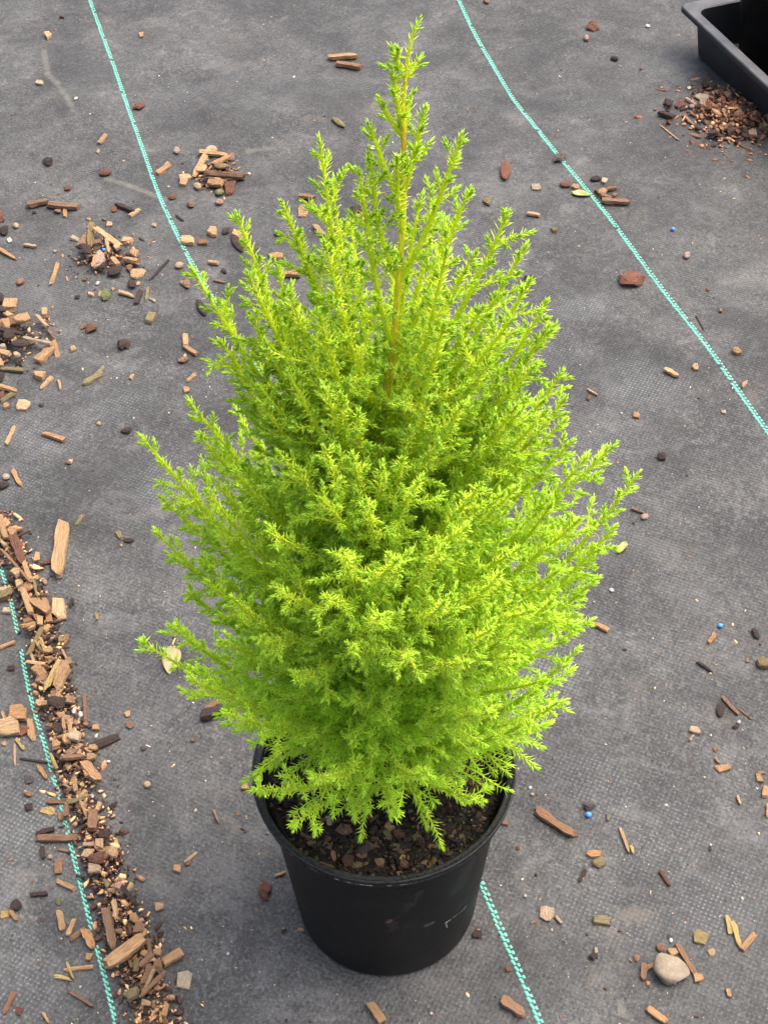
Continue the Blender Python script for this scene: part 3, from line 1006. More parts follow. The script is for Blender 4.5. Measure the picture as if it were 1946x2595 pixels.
for ln in ITEMS.strip().splitlines():
    q = ln.split(); kind, col = q[0][0], q[0][1]; cl = q[-1] if q[-1].isalpha() else ''
    nums = [float(x) for x in q[1:] if not x.isalpha()]
    if len(nums) == 5: u0, v0, u1, v1, w = nums
    else:
        x, y, w_, h_ = nums
        an = random.uniform(-.5, .5)
        if w_ >= h_: u0, v0, u1, v1, w = x - w_ / 2 * math.cos(an), y - w_ / 2 * math.sin(an) * .6, x + w_ / 2 * math.cos(an), y + w_ / 2 * math.sin(an) * .6, h_
        else: u0, v0, u1, v1, w = x - h_ / 2 * math.sin(an) * .6, y - h_ / 2 * math.cos(an), x + h_ / 2 * math.sin(an) * .6, y + h_ / 2 * math.cos(an), w_
    emit(kind, col, u0, v0, u1, v1, w, cl)
# further chips of the strip, the heaps and the spill in front of the tray
def strip_px(v): return np.interp(v, [p[1] for p in STRIP], [p[0] for p in STRIP])
for i in range(135):
    v = random.uniform(1330, 2590); hw = 34 + 22 * (v - 1300) / 1300
    u = strip_px(v) + random.gauss(0, hw * .62)
    if not (0 < u < 480): continue
    L = random.uniform(12, 29); a = random.uniform(0, PI); kind = random.choice('BBBSSSN')
    W = L * (random.uniform(.55, .9) if kind != 'S' else random.uniform(.22, .42))
    emit(kind, random.choice('tttttoooobbdpyl' if kind != 'N' else 'ddbbb'), u - L / 2 * math.cos(a), v - L / 2 * math.sin(a), u + L / 2 * math.cos(a), v + L / 2 * math.sin(a), W, 'm', zoff=random.uniform(.3, 1.0))
for i in range(46):
    f = random.random(); u = 1760 + 186 * f + random.gauss(0, 6); lo = 172 + 150 * f; v = lo + (362 - lo) * random.random() ** .9 if lo < 350 else lo + 12
    L = random.uniform(12, 30); a = random.uniform(0, PI)
    emit(random.choice('NNNBBSC'), random.choice('drrrbbbrdk'), u - L / 2 * math.cos(a), v - L / 2 * math.sin(a) * .7, u + L / 2 * math.cos(a), v + L / 2 * math.sin(a) * .7, L * random.uniform(.4, .8), 't', zoff=random.uniform(.2, .9))
used = {}
for o, alts in LAB:
    for a in alts:
        if len(a.split()) <= 16 and a not in used: break
    else: a = min((x for x in alts if len(x.split()) <= 16), key=lambda x: used.get(x, 0), default=' '.join(alts[0].split()[:16]))
    used[a] = used.get(a, 0) + 1; o['label'] = a

# fines: soil crumbs, tiny chips and dust too small to count
def scatter(name, centres, sizes, cols, mat, label, cat, flat=(.35, .8), which=ICO1, seed=3, parent=None, amp=.5):
    rng = np.random.default_rng(seed); V0, F = which; F = np.array(F); nv, nf = len(V0), len(F); n = len(centres)
    nrm = V0 / np.linalg.norm(V0, axis=1)[:, None]
    kk = rng.normal(0, 2.4, (n, 3)); ph = rng.uniform(0, 6, n)
    d = 1 + amp * np.sin(np.einsum('vk,nk->nv', nrm, kk) + ph[:, None])
    S = np.stack([sizes * rng.uniform(.7, 1.9, n), sizes * rng.uniform(.5, .9, n), sizes * rng.uniform(*flat, n)], 1)
    P = V0[None] * d[:, :, None] * S[:, None, :]
    tx = rng.normal(0, .35, n); cy, sy = np.cos(tx), np.sin(tx)
    x, z = P[..., 0] * cy[:, None] - P[..., 2] * sy[:, None], P[..., 0] * sy[:, None] + P[..., 2] * cy[:, None]; P[..., 0], P[..., 2] = x, z
    yw = rng.uniform(0, 2 * PI, n); c, s = np.cos(yw), np.sin(yw)
    x, y = P[..., 0] * c[:, None] - P[..., 1] * s[:, None], P[..., 0] * s[:, None] + P[..., 1] * c[:, None]; P[..., 0], P[..., 1] = x, y
    P += centres[:, None, :]
    loops = (F[None] + (np.arange(n) * nv)[:, None, None]).reshape(-1)
    C = np.repeat(np.concatenate([cols, np.ones((n, 1))], 1), nv, axis=0)
    o = link(name, np_mesh(name, P.reshape(-1, 3), loops, np.arange(n * nf) * 3, np.full(n * nf, 3), mat, False, {'tint': C}), parent, label, cat)
    o['kind'] = 'stuff'; return o
def pick(rng, keys, n, lo=.6, hi=1.2):
    base = np.array([COLR[k][0] for k in keys]); return base[rng.integers(0, len(keys), n)] * rng.uniform(lo, hi, (n, 1))
rg = np.random.default_rng(21)
cs, sz, spill = [], [], []
for i in range(3600):
    v = rg.uniform(1300, 2630); hw = 38 + 26 * (v - 1300) / 1300; u = strip_px(v) + rg.normal(0, hw * .55); g = at(u, v)
    cs.append((g[0], g[1], gh(g[0], g[1]) + mound(g[0], g[1]) * rg.uniform(.2, .85) + .0003)); sz.append(rg.gamma(2.2, .00085) + .0006)
for (hx, hy, r, hh) in HEAPS:
    for i in range(420 if hx < .3 else 1500):
        a, q = rg.uniform(0, 2 * PI), r * abs(rg.normal(0, .55)); x, y = hx + q * math.cos(a), hy + q * math.sin(a) * 1.1
        if hx > .3 and (x - .399) * .933 + (y - 1.145) * .36 > .0: continue
        q3 = (x, y, gh(x, y) + mound(x, y) * rg.uniform(.1, .85) + .0003)
        if hx > .3: spill.append(q3); continue
        cs.append(q3); sz.append(rg.gamma(2, .0010) + .0006)
cs, sz = np.array(cs), np.array(sz)
scatter('mulch_fines', cs, np.clip(sz, .0005, .006), pick(rg, 'ddddddddddbbbbtto', len(cs)), M_BITS, 'dark soil crumbs and tiny wood bits along the mulch strip', 'mulch')
spill = np.array(spill); scatter('bark_fines', spill, np.clip(rg.gamma(2.2, .0014, len(spill)) + .0008, .0008, .008), pick(rg, 'dddrrbbrobrb', len(spill), .5, 1.1), M_BITS, 'loose dark bark fines spilled in front of the black tray', 'bark fines', seed=5, flat=(.3, .6))
n = 2600
pu, pv = rg.uniform(-40, 1990, n), rg.uniform(-30, 2640, n); G = np.array([at(a, b) for a, b in zip(pu, pv)]); G[:, 2] = gh(G[:, 0], G[:, 1]) + .0002
keep = np.hypot(G[:, 0], G[:, 1]) > .07; G = G[keep]
scatter('grit', G, np.clip(rg.gamma(1.6, .00042, len(G)) + .0003, .0003, .0026), pick(rg, 'wpptttkbbddddbrr', len(G)), M_BITS, 'pale and brown grit and dust specks over the grey fabric', 'grit', seed=8)

# ------------------------------------------------------------------ single small things
M_BLUE = mat_simple('blue_pellet', (0.06, 0.22, 0.62), 0.45, 500, .8, 1.15)
for (u, v, d, lb) in ((1490, 2069, 17, 'bright blue fertiliser pellet touching a dark bark nugget right of the pot'), (1824, 1586, 14, 'small blue pellet lying alone near the right edge'), (1703, 589, 11, 'tiny faded blue pellet just right of the right thread'), (268, 654, 10, 'tiny blue pellet inside the left heap of chips')):
    g = at(u, v); r = d * ((g - CAM) @ FW) / FPX
    V_, F_ = lump(rp, .10, ICO2, 1.5)
    o = link('pellet', new_mesh('pellet', np.array(V_) * np.array([1, .95, .9]) * r, F_, M_BLUE, True), None, lb, 'pellet', 'blue pellets'); o.location = (g[0], g[1], gh(g[0], g[1]) + mound(g[0], g[1]) * .9 + r * .42)
# stone
g = at(1699, 2474); V_, F_ = chunk(np.random.default_rng(12), ICO3, 14, .36, .48, .008)
V_ = np.array(V_); V_[:, 2] = np.where(V_[:, 2] > .30, .30 + (V_[:, 2] - .30) * .55, V_[:, 2])
st = link('stone', new_mesh('stone', V_ * np.array([.0255, .0210, .0165]), F_, M_STONE, True), None, 'rounded grey tan stone on the fabric near the bottom right corner', 'stone')
st.location = (g[0], g[1] + .002, .0058); st.rotation_euler = (0.06, .1, -.35)
# fallen leaves
def leaf_mesh(L, W, curl, mat, notch=.0, n=9, m=7, thick=.0005):
    V, F = [], []
    for side in (0, 1):
        for i in range(n):
            t = i / (n - 1); hw = W / 2 * (math.sin(PI * min(1, t ** .8)) ** .75 + .02) * (1 - .15 * t)
            for k in range(m):
                q = 2 * k / (m - 1) - 1
                V.append(((t - .5) * L, q * hw, curl * L * ((t - .5) ** 2 * 1.2 + .5 * (q * hw / (W / 2)) ** 2) + .0006 * math.sin(7 * t + 4 * q) - side * thick))
    o = n * m
    for i in range(n - 1):
        for k in range(m - 1):
            b = i * m + k; F += [(b, b + m, b + m + 1, b + 1), (o + b + 1, o + b + m + 1, o + b + m, o + b)]
    for i in range(n - 1):
        for k in (0, m - 1):
            b = i * m + k; F.append((b, b + m, o + b + m, o + b) if k else (o + b, o + b + m, b + m, b))
    return new_mesh('blade', V, F, mat, True)
def mat_leaf(name, c1, c2, c3):
    t = NT(name); P = t.coord('Object'); n_ = t.noise(P, 90, 4, .6); nf = t.noise(P, 700, 3, .6)
    c = t.ramp(n_, [(.3, c1), (.52, c2), (.72, c3)]); c = t.mix(t.math('MULTIPLY', t.step(nf, .58, .72), .5), c, tuple(.55 * x for x in c2))
    t.base(c); t.rough(.6); t.bump(nf, .3, .0006); return t.m
M_LEAF1 = mat_leaf('dry_leaf', (.16, .185, .055), (.22, .19, .075), (.24, .15, .085)); M_LEAF2 = mat_leaf('yellow_leaf', (.19, .215, .05), (.27, .26, .09), (.11, .11, .03))
M_STALK = mat_simple('leaf_stalk', (.50, .40, .14), .6)
def leaf(u0, v0, u1, v1, w, curl, mat, label, stalk=None, cat='leaf', nm='fallen_leaf'):
    A, B = at(u0, v0), at(u1, v1); c = (A + B) / 2; L = float(np.linalg.norm(B - A)); dpt = (c - CAM) @ FW
    root = link(nm, None, label=label, cat=cat); root.location = (c[0], c[1], gh(c[0], c[1]) + .0012); root.rotation_euler = (0, 0, math.atan2(B[1] - A[1], B[0] - A[0]))
    link('blade', leaf_mesh(L, w * dpt / FPX * 1.1, curl, mat), root)
    if stalk:
        V_, F_ = [], []
        for i, s in enumerate(np.linspace(0, 1, 5)):
            for k in range(5): V_.append((-L / 2 + .001 - s * stalk, .0006 * math.cos(2 * PI * k / 5) + .0012 * s * s, .0008 + .0006 * math.sin(2 * PI * k / 5) + .0016 * (1 - s) * .6))
        for i in range(4):
            for k in range(5): F_.append((i * 5 + k, i * 5 + (k + 1) % 5, (i + 1) * 5 + (k + 1) % 5, (i + 1) * 5 + k))
        link('stalk', new_mesh('stalk', V_, F_, M_STALK, True), root)
leaf(440, 1640, 430, 1714, 47, .06, M_LEAF1, 'dry yellowish leaf with a stalk lying under the leftmost low branch tip', .0075)
leaf(1586, 1378, 1564, 1406, 18, .40, M_LEAF2, 'curled yellow green leaf lying alone right of the conifer')
leaf(1446, 494, 1497, 502, 22, .22, M_LEAF2, 'curled yellow green petal beside the right thread', cat='petal', nm='fallen_petal')

# ------------------------------------------------------------------ tray in the upper right corner
tray = link('plant_tray', None, label='black plastic plant tray cut off by the top right corner', cat='tray')
TD = np.array([.335, -.942]); TN = np.array([.942, .335]); TC = np.array([.399, 1.145])       # along the near side, inwards, outer bottom corner
TL, TW, THH = .54, .29, .058
def tq(a, b, z): q = TC + TD * a + TN * b; return (q[0], q[1], z)
def ring(off, z, rad=.02, n=6):       # rounded rectangle, grown outwards by off; the lip is wider at the handle end
    out = []; ex = max(0.0, off - .0095) * 0.6
    for (cx, cy, a0) in ((-off - ex + rad, -off + rad, PI), (TL + off - rad, -off + rad, 1.5 * PI), (TL + off - rad, TW + off - rad, 0), (-off - ex + rad, TW + off - rad, .5 * PI)):
        for i in range(n + 1):
            a = a0 + i / n * PI / 2; out.append(tq(cx + rad * math.cos(a), cy + rad * math.sin(a), z))
    return out
def loft(rings, closed_bottom=False):
    V, F = [], []; m = len(rings[0])
    for r in rings: V += r
    for k in range(len(rings) - 1):
        for i in range(m): j = (i + 1) % m; F.append((k * m + i, k * m + j, (k + 1) * m + j, (k + 1) * m + i))
    if closed_bottom: F.append(tuple(range(m)) if closed_bottom == 1 else tuple((len(rings) - 1) * m + i for i in range(m)))
    return V, F
V_, F_ = loft([ring(.0015, .004, .006), ring(.0, .0015, .006), ring(.0005, .0005, .006), ring(.0015, .003, .006), ring(.0080, .0555, .007), ring(.0088, .0565, .007), ring(.0182, .0565, .010), ring(.0188, .0525, .010), ring(.0200, .0524, .010), ring(.0198, .0575, .010), ring(.0188, .0590, .010), ring(.0080, .0590, .014), ring(.0062, .0575, .013), ring(-.0005, .0055, .012)][2:])
link('wall', new_mesh('wall', V_, F_, M_TRAY), tray)
V_, F_ = loft([ring(-.0003, .0056, .006), ring(-.012, .0046, .010), ring(-.03, .0046, .010)], 2); link('floor', new_mesh('floor', V_, F_, M_TRAY), tray)
# things standing in the tray: black pots and dry stalks
V_, F_ = lathe([(.001, .006), (.040, .006), (.045, .010), (.056, .105), (.060, .106), (.0605, .114), (.0585, .115), (.0565, .112), (.052, .085), (.001, .083)], 40)
pm = new_mesh('tray_pot', V_, F_, M_POT, True)
for k, (a, b) in enumerate(((.055, .075), (.185, .085))):
    o = link('tray_pot', pm, None, ('small black pot in the tray at its far corner', 'small black pot in the tray next to the right edge')[k], 'plant pot', 'black pots in the tray'); o.location = tq(a, b, 0)
def straw(px, name, label):
    pts = [at(u, v, z) for u, v, z in px]; V_, F_ = [], []
    for i, p in enumerate(pts):
        for k in range(6): V_.append((p[0], p[1] + .0022 * math.cos(PI / 3 * k), p[2] + .0018 * math.sin(PI / 3 * k)))
    for i in range(len(pts) - 1):
        for k in range(6): F_.append((i * 6 + k, i * 6 + (k + 1) % 6, (i + 1) * 6 + (k + 1) % 6, (i + 1) * 6 + k))
    o = link(name, new_mesh(name, V_, F_, M_WOOD), None, label, 'stalk', 'dry stalks in the tray'); o.color = (.30, .22, .14, 1)
# pale dried leaf wedged under the tray's near side
A = at(1893, 268, .003); 
V_ = [at(1886, 256, .004), at(1896, 262, .008), at(1915, 284, .010), at(1950, 322, .010), at(1948, 340, .0015), at(1920, 326, .0015), at(1900, 306, .0015), at(1888, 280, .002)]
V_ = [tuple(q) for q in V_]; lowv = [(x, y, z - .0008) for x, y, z in V_]; m = len(V_)
o = link('dry_leaf', new_mesh('dry_leaf', V_ + lowv, [tuple(range(m))[::-1], tuple(range(m, 2 * m))] + [(i, (i + 1) % m, m + (i + 1) % m, m + i) for i in range(m)], M_LEAF1), None, 'pale dry leaf scrap wedged under the near side of the tray', 'leaf')

# ------------------------------------------------------------------ potting soil with bark
SZ = 0.1375; SR = 0.0742
def soil_h(x, y):
    r = np.hypot(x, y); return SZ + 0.0030 * np.exp(-(r / .03) ** 2) + 0.0012 * np.sin(x * 160 + 1) * np.cos(y * 140) + .0008 * np.sin(x * 330 - y * 270) - .0016 * (r / SR) ** 4
soil = link('potting_soil', None, label='dark moist potting soil with bark chips inside the black pot', cat='soil')
V_, F_ = [(0, 0, float(soil_h(0, 0)))], []
nr, ns = 22, 64
for i in range(1, nr + 1):
    for k in range(ns):
        a = 2 * PI * k / ns; r = SR * i / nr; x, y = r * math.cos(a), r * math.sin(a); V_.append((x, y, float(soil_h(x, y)) + random.gauss(0, .0006)))
for k in range(ns): F_.append((0, 1 + k, 1 + (k + 1) % ns))
for i in range(nr - 1):
    for k in range(ns): b = 1 + i * ns; F_.append((b + k, b + ns + k, b + ns + (k + 1) % ns, b + (k + 1) % ns))
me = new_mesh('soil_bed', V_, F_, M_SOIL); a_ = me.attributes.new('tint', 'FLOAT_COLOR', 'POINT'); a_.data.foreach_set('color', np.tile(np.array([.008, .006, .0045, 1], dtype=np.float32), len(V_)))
link('soil_bed', me, soil)
SC = """Fb 736 1995 38 32
Ow 769 2057 769 2074 12
Pw 815 2048 12 14
Sp 830 2072 836 2092 12
Fb 870 2106 42 30
Bk 884 2109 14 18
Na 922 2153 36 28
Fl 1060 2128 22 44
So 978 2092 996 2104 18
Sl 977 2108 992 2134 18
Fr 1012 2117 30 22
By 1019 2176 14 20
So 838 2152 848 2184 16
Br 880 2184 30 30
Fo 962 2186 26 20
Fo 1014 2213 18 12
Fb 918 2165 30 22
Pw 985 2060 16 12
Fb 1024 2190 24 20
Sr 772 1940 800 1955 14
Sb 700 2020 714 2004 10
Fr 1190 1985 34 24
So 1212 1978 1236 1996 14
Fl 790 2135 26 14
Sb 800 2090 830 2075 10
Fr 850 2080 24 16
Sb 762 2112 790 2126 9
Fl 905 2190 30 16
Fb 1100 2140 26 20
Ft 978 2120 18 14
Sr 935 2085 960 2070 11
Fb 830 2145 26 18
Fl 1000 2150 26 18
Bt 1225 2076 14 10
Pw 1195 2080 6 6
Sl 812 2186 846 2196 8
Fr 1030 2150 20 16
Bo 1075 2185 18 12
Fb 950 2140 28 16
Sr 905 2060 930 2072 9"""
def soil_bit(kind, col, u0, v0, u1, v1, w, dark):
    A, B = at(u0, v0, SZ), at(u1, v1, SZ); c = (A + B) / 2; L = float(np.linalg.norm(B - A))
    if math.hypot(c[0], c[1]) > SR - .004: return
    yaw = math.atan2(B[1] - A[1], B[0] - A[0]); lat = np.array([-math.sin(yaw), math.cos(yaw), 0]); p0, p1 = to_px(c - lat * .005), to_px(c + lat * .005); W = w * .01 / math.hypot(p1[0] - p0[0], p1[1] - p0[1])
    k, lo, hi = THICK[kind]; T = min(hi, max(lo, k * min(L, W))) * .8
    o = bpy.data.objects.new('bark_chip', random.choice(POOL[kind])); COL.objects.link(o); o.parent = soil
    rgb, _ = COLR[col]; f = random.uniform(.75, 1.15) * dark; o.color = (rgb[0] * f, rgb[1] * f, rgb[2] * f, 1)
    o.matrix_world = Matrix.Translation((c[0], c[1], float(soil_h(c[0], c[1])) + T * .4)) @ Euler((random.gauss(0, .22), random.gauss(0, .2), yaw)).to_matrix().to_4x4() @ Matrix.Diagonal((L, W, T, 1))
for ln in SC.splitlines():
    q = ln.split(); nums = [float(x) for x in q[1:]]
    if len(nums) == 5: soil_bit(q[0][0], q[0][1], *nums, .85 if q[0][1] in 'wpyk' else .6)
    else:
        x, y, w_, h_ = nums; a = random.uniform(-.6, .6)
        soil_bit(q[0][0], q[0][1], x - w_ / 2 * math.cos(a), y - w_ / 2 * math.sin(a), x + w_ / 2 * math.cos(a), y + w_ / 2 * math.sin(a), h_, .85 if q[0][1] in 'wpyk' else .6)
for i in range(215):
    u, v = random.uniform(650, 1300), random.uniform(1880, 2225); L = random.uniform(9, 21); a = random.uniform(0, PI); kind = random.choice('FFFBSSN')
    W = L * (random.uniform(.5, .9) if kind != 'S' else random.uniform(.25, .45)); cc, ss = math.cos(a) * L / 2, math.sin(a) * L / 2
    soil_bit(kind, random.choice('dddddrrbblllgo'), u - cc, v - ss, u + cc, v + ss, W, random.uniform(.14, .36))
rg2 = np.random.default_rng(31); n = 4200; rr = SR * .985 * np.sqrt(rg2.uniform(0, 1, n)); aa = rg2.uniform(0, 2 * PI, n); cs = np.stack([rr * np.cos(aa), rr * np.sin(aa), np.zeros(n)], 1); cs[:, 2] = soil_h(cs[:, 0], cs[:, 1]) + .0002
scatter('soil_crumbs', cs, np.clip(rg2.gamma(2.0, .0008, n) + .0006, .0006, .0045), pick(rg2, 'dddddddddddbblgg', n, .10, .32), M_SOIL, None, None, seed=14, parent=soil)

# ------------------------------------------------------------------ golden conifer
tree = link('golden_conifer', None, label='bright yellow green young conifer growing in the black pot', cat='conifer')
tree.location = (0, 0, 0.137)
TZ = 0.137
rt_ = np.random.default_rng(77)
D_ = 1.173
TR = np.array([at_y(905 * D_, 44 * D_, 0), at_y(890 * D_, 78 * D_, 0), at_y(880 * D_, 130 * D_, 0), at_y(868 * D_, 230 * D_, 0), at_y(873 * D_, 330 * D_, 0), at_y(870 * D_, 480 * D_, 0), at_y(860 * D_, 620 * D_, 0), at_y(845 * D_, 800 * D_, 0), at_y(820 * D_, 950 * D_, 0), (-.001, .0, .36), (-.003, .001, .26), (0.0, 0, .17), (0, 0, TZ - .004)])[::-1]
TRz = TR[:, 2]
def trunk_at(z): return np.array([np.interp(z, TRz, TR[:, 0]), np.interp(z, TRz, TR[:, 1]), z])
def resample(P, step):
    P = np.asarray(P); L = np.concatenate([[0], np.cumsum(np.linalg.norm(np.diff(P, axis=0), axis=1))]); n = max(3, int(L[-1] / step) + 1); s = np.linspace(0, L[-1], n)
    return np.stack([np.interp(s, L, P[:, k]) for k in range(3)], 1), L[-1]
def tube_np(P, r, sides=5):
    P = np.asarray(P); T = np.gradient(P, axis=0); T /= np.linalg.norm(T, axis=1)[:, None] + 1e-12
    ref = np.array([0.31, 0.83, 0.47]); A = np.cross(T, ref); A /= np.linalg.norm(A, axis=1)[:, None] + 1e-12; B = np.cross(T, A)
    a = 2 * PI * np.arange(sides) / sides; V = P[:, None] + r[:, None, None] * (np.cos(a)[None, :, None] * A[:, None] + np.sin(a)[None, :, None] * B[:, None])
    n = len(P); i, k = np.meshgrid(np.arange(n - 1), np.arange(sides), indexing='ij'); k2 = (k + 1) % sides
    F = np.stack([i * sides + k, i * sides + k2, (i + 1) * sides + k2, (i + 1) * sides + k], -1).reshape(-1, 4)
    return V.reshape(-1, 3), F
GREEN = np.array([.47, .70, .055]); LIME = np.array([.77, .94, .090]); YEL = np.array([.84, .93, .075]); LOWG = np.array([.70, .92, .090])
def foliage_col(t, z):            # pigment: t 0 = old wood end of a shoot, 1 = its tip; z = height in the plant
    h = np.clip((z - .20) / .33, 0, 1)[:, None]; t = t[:, None]
    old = LIME * (1 - h) + YEL * h
    tip = (LOWG * 1.12) * (1 - h) + GREEN * h
    k = np.clip((t - .35) / .6, 0, 1) ** 1.3
    return old * (1 - k) + tip * k
class Shoots:
    def __init__(s): s.V, s.F, s.C, s.n = [], [], [], 0; s.o, s.d, s.up, s.len, s.w, s.c, s.bend = [], [], [], [], [], [], []
    def stem(s, P, r, col, sides=5):
        V, F = tube_np(P, r, sides); s.V.append(V); s.F.append(F + s.n); s.C.append(np.repeat(col, sides, axis=0)); s.n += len(V)
    def needles(s, P, L, spacing, nl, per, tip_tuft=True, open_=52, t0=0.0, seedcol=None, dens_end=0.42, start=0.0):
        # P: resampled stem points
        m = len(P); cum = np.linspace(0, L, m); pos = []; l = start + rt_.uniform(0, spacing)
        while l < L:
            pos.append(l); q = l / L
            rem = L - l
            l += spacing * (1.0 if rem > .007 else dens_end) * rt_.uniform(.8, 1.2)
        pos = np.array(pos); 
        if not len(pos): return
        base = np.stack([np.interp(pos, cum, P[:, k]) for k in range(3)], 1)
        T = np.gradient(P, axis=0); T /= np.linalg.norm(T, axis=1)[:, None] + 1e-12
        Tn = np.stack([np.interp(pos, cum, T[:, k]) for k in range(3)], 1); Tn /= np.linalg.norm(Tn, axis=1)[:, None] + 1e-12
        A = np.cross(Tn, np.array([.2, .5, .84])); A /= np.linalg.norm(A, axis=1)[:, None] + 1e-12; B = np.cross(Tn, A)
        rem = (L - pos); near = np.clip(1 - rem / .006, 0, 1) if tip_tuft else np.zeros(len(pos))
        a0 = np.arange(len(pos)) * (PI / per) + rt_.uniform(0, 6)
        for j in range(per):
            a = a0 + 2 * PI * j / per + rt_.normal(0, .25, len(pos))
            op = np.radians(open_ * (1 - .55 * near) + rt_.normal(0, 8, len(pos)))
            side = np.cos(a)[:, None] * A + np.sin(a)[:, None] * B
            d = np.cos(op)[:, None] * Tn + np.sin(op)[:, None] * side
            ln = nl * rt_.uniform(.62, 1.28, len(pos)) * (1 - .36 * near)
            s.o.append(base); s.d.append(d); s.up.append(side); s.len.append(ln); s.w.append(np.full(len(pos), 1.0) * rt_.uniform(.85, 1.15, len(pos)) * (.92 + .2 * near))
            t = np.clip(1 - rem / .022, 0, 1) * (1 - t0) + t0 * 1.0
            c = foliage_col(t, base[:, 2]) * rt_.uniform(.86, 1.12, (len(pos), 1)); s.c.append(c)
            s.bend.append(rt_.uniform(-.04, .16, len(pos)) + near * -.20)
    def build(s, parent, name='branch'):
        V = np.concatenate(s.V); F = np.concatenate(s.F); C = np.concatenate(s.C); C = np.concatenate([C, np.ones((len(C), 1))], 1)
        off = np.array([0, 0, TZ])
        o = link(name, np_mesh(name, V - off, F.ravel(), np.arange(len(F)) * 4, np.full(len(F), 4), M_NEED if name == 'branch' else M_TRUNK, True, {'tint': C}), parent)
        if s.o:
            O = np.concatenate(s.o); d = np.concatenate(s.d); up = np.concatenate(s.up); ln = np.concatenate(s.len)[:, None]; w = np.concatenate(s.w)[:, None]; c = np.concatenate(s.c); bd = np.concatenate(s.bend)[:, None]
            lat = np.cross(d, up); lat /= np.linalg.norm(lat, axis=1)[:, None] + 1e-12; nrm = np.cross(lat, d)
            hw = .00040 * w; th = .00034 * w
            mid = O + d * ln * .5 + nrm * bd * ln * .5; tip = O + d * ln + nrm * bd * ln * 1.7
            v = np.stack([O - lat * hw * .9, O + lat * hw * .9, O + nrm * th, mid - lat * hw, mid + lat * hw, mid + nrm * th, tip], 1)      # n,7,3
            n = len(O); b = (np.arange(n) * 7)[:, None]
            q = np.array([[0, 1, 4, 3], [1, 2, 5, 4], [2, 0, 3, 5]]); t3 = np.array([[3, 4, 6], [4, 5, 6], [5, 3, 6]])
            ql = (b[:, :, None] + q[None]).reshape(-1); tl = (b[:, :, None] + t3[None]).reshape(-1)
            loops = np.concatenate([ql, tl]); nq, ntr = n * 3, n * 3
            starts = np.concatenate([np.arange(nq) * 4, nq * 4 + np.arange(ntr) * 3]); tot = np.concatenate([np.full(nq, 4), np.full(ntr, 3)])
            kc = np.array([.92, .92, .92, 1.0, 1.0, 1.0, 1.16])[None, :, None]
            CC = np.concatenate([(c[:, None] * kc).reshape(-1, 3), np.ones((n * 7, 1))], 1)
            lf = link('needles', np_mesh('needles', v.reshape(-1, 3) - off, loops, starts, tot, M_NEED, False, {'tint': CC}), o); lf['kind'] = 'stuff'
            s.count = n
        return o
NEEDLES = 0
def stem_col(P, z0=.2, yel=1.0):
    z = P[:, 2]; h = np.clip((z - .18) / .3, 0, 1)[:, None]
    return (np.array([.55, .70, .050]) * (1 - h) + np.array([.73, .83, .035]) * h)
def side_shoots(S, P, L, z_spacing, lmax, order, s0, s1, curl=.35, droop=0.0):
    """short shoots all round a stem, longest low down, bending towards its tip"""
    m = len(P); cum = np.linspace(0, L, m); T = np.gradient(P, axis=0); T /= np.linalg.norm(T, axis=1)[:, None] + 1e-12
    l = s0 * L + rt_.uniform(0, z_spacing); ang = rt_.uniform(0, 6)
    while l < s1 * L:
        q = l / L; b = np.array([np.interp(l, cum, P[:, k]) for k in range(3)]); t = np.array([np.interp(l, cum, T[:, k]) for k in range(3)]); t /= np.linalg.norm(t)
        A = np.cross(t, (.1, .4, .9)); A /= np.linalg.norm(A) + 1e-12; B = np.cross(t, A)
        ang += 2.4 + rt_.normal(0, .35); side = math.cos(ang) * A + math.sin(ang) * B
        op = math.radians(rt_.uniform(38, 58)); d = math.cos(op) * t + math.sin(op) * side
        ln = min(lmax, (.0055 + .42 * (L - l) ** 1.0 * .62)) * rt_.choice([.5, .75, 1.0, 1.3], p=[.25, .3, .3, .15]) * rt_.uniform(.85, 1.15)
        ln = max(ln, .0045)
        n = max(4, int(ln / .003)); pts = [b]; dd = d.copy()
        for i in range(n):
            dd = dd + t * curl / n + np.array([0, 0, -droop / n]) + rt_.normal(0, .05, 3); dd /= np.linalg.norm(dd); pts.append(pts[-1] + dd * ln / n)
        Q, LQ = resample(pts, .0025)
        zz = b[2]
        r = np.linspace(.00050 if order == 2 else .00040, .00032, len(Q))
        tt = np.clip(1 - (LQ - np.linspace(0, LQ, len(Q))) / .02, 0, 1)
        S.stem(Q, r, foliage_col(tt * .6, Q[:, 2]), 4)
        low = np.clip((.34 - zz) / .15, 0, 1)
        S.needles(Q, LQ, (.0018 if order == 2 else .0021) + .0012 * low, .0041 + .0013 * low, 3, True, 48 + 16 * low, start=.0012)
        if order == 2 and LQ > .013: side_shoots(S, Q, LQ, (.0060 + .0040 * low), .0095 + .004 * low, 3, .25, .9, .4)
        l += z_spacing * (1 + .75 * low) * rt_.uniform(.7, 1.3)
def bez(p0, p1, p2, p3, n=40):
    t = np.linspace(0, 1, n)[:, None]; return p0 * (1 - t) ** 3 + 3 * p1 * t * (1 - t) ** 2 + 3 * p2 * t * t * (1 - t) + p3 * t ** 3
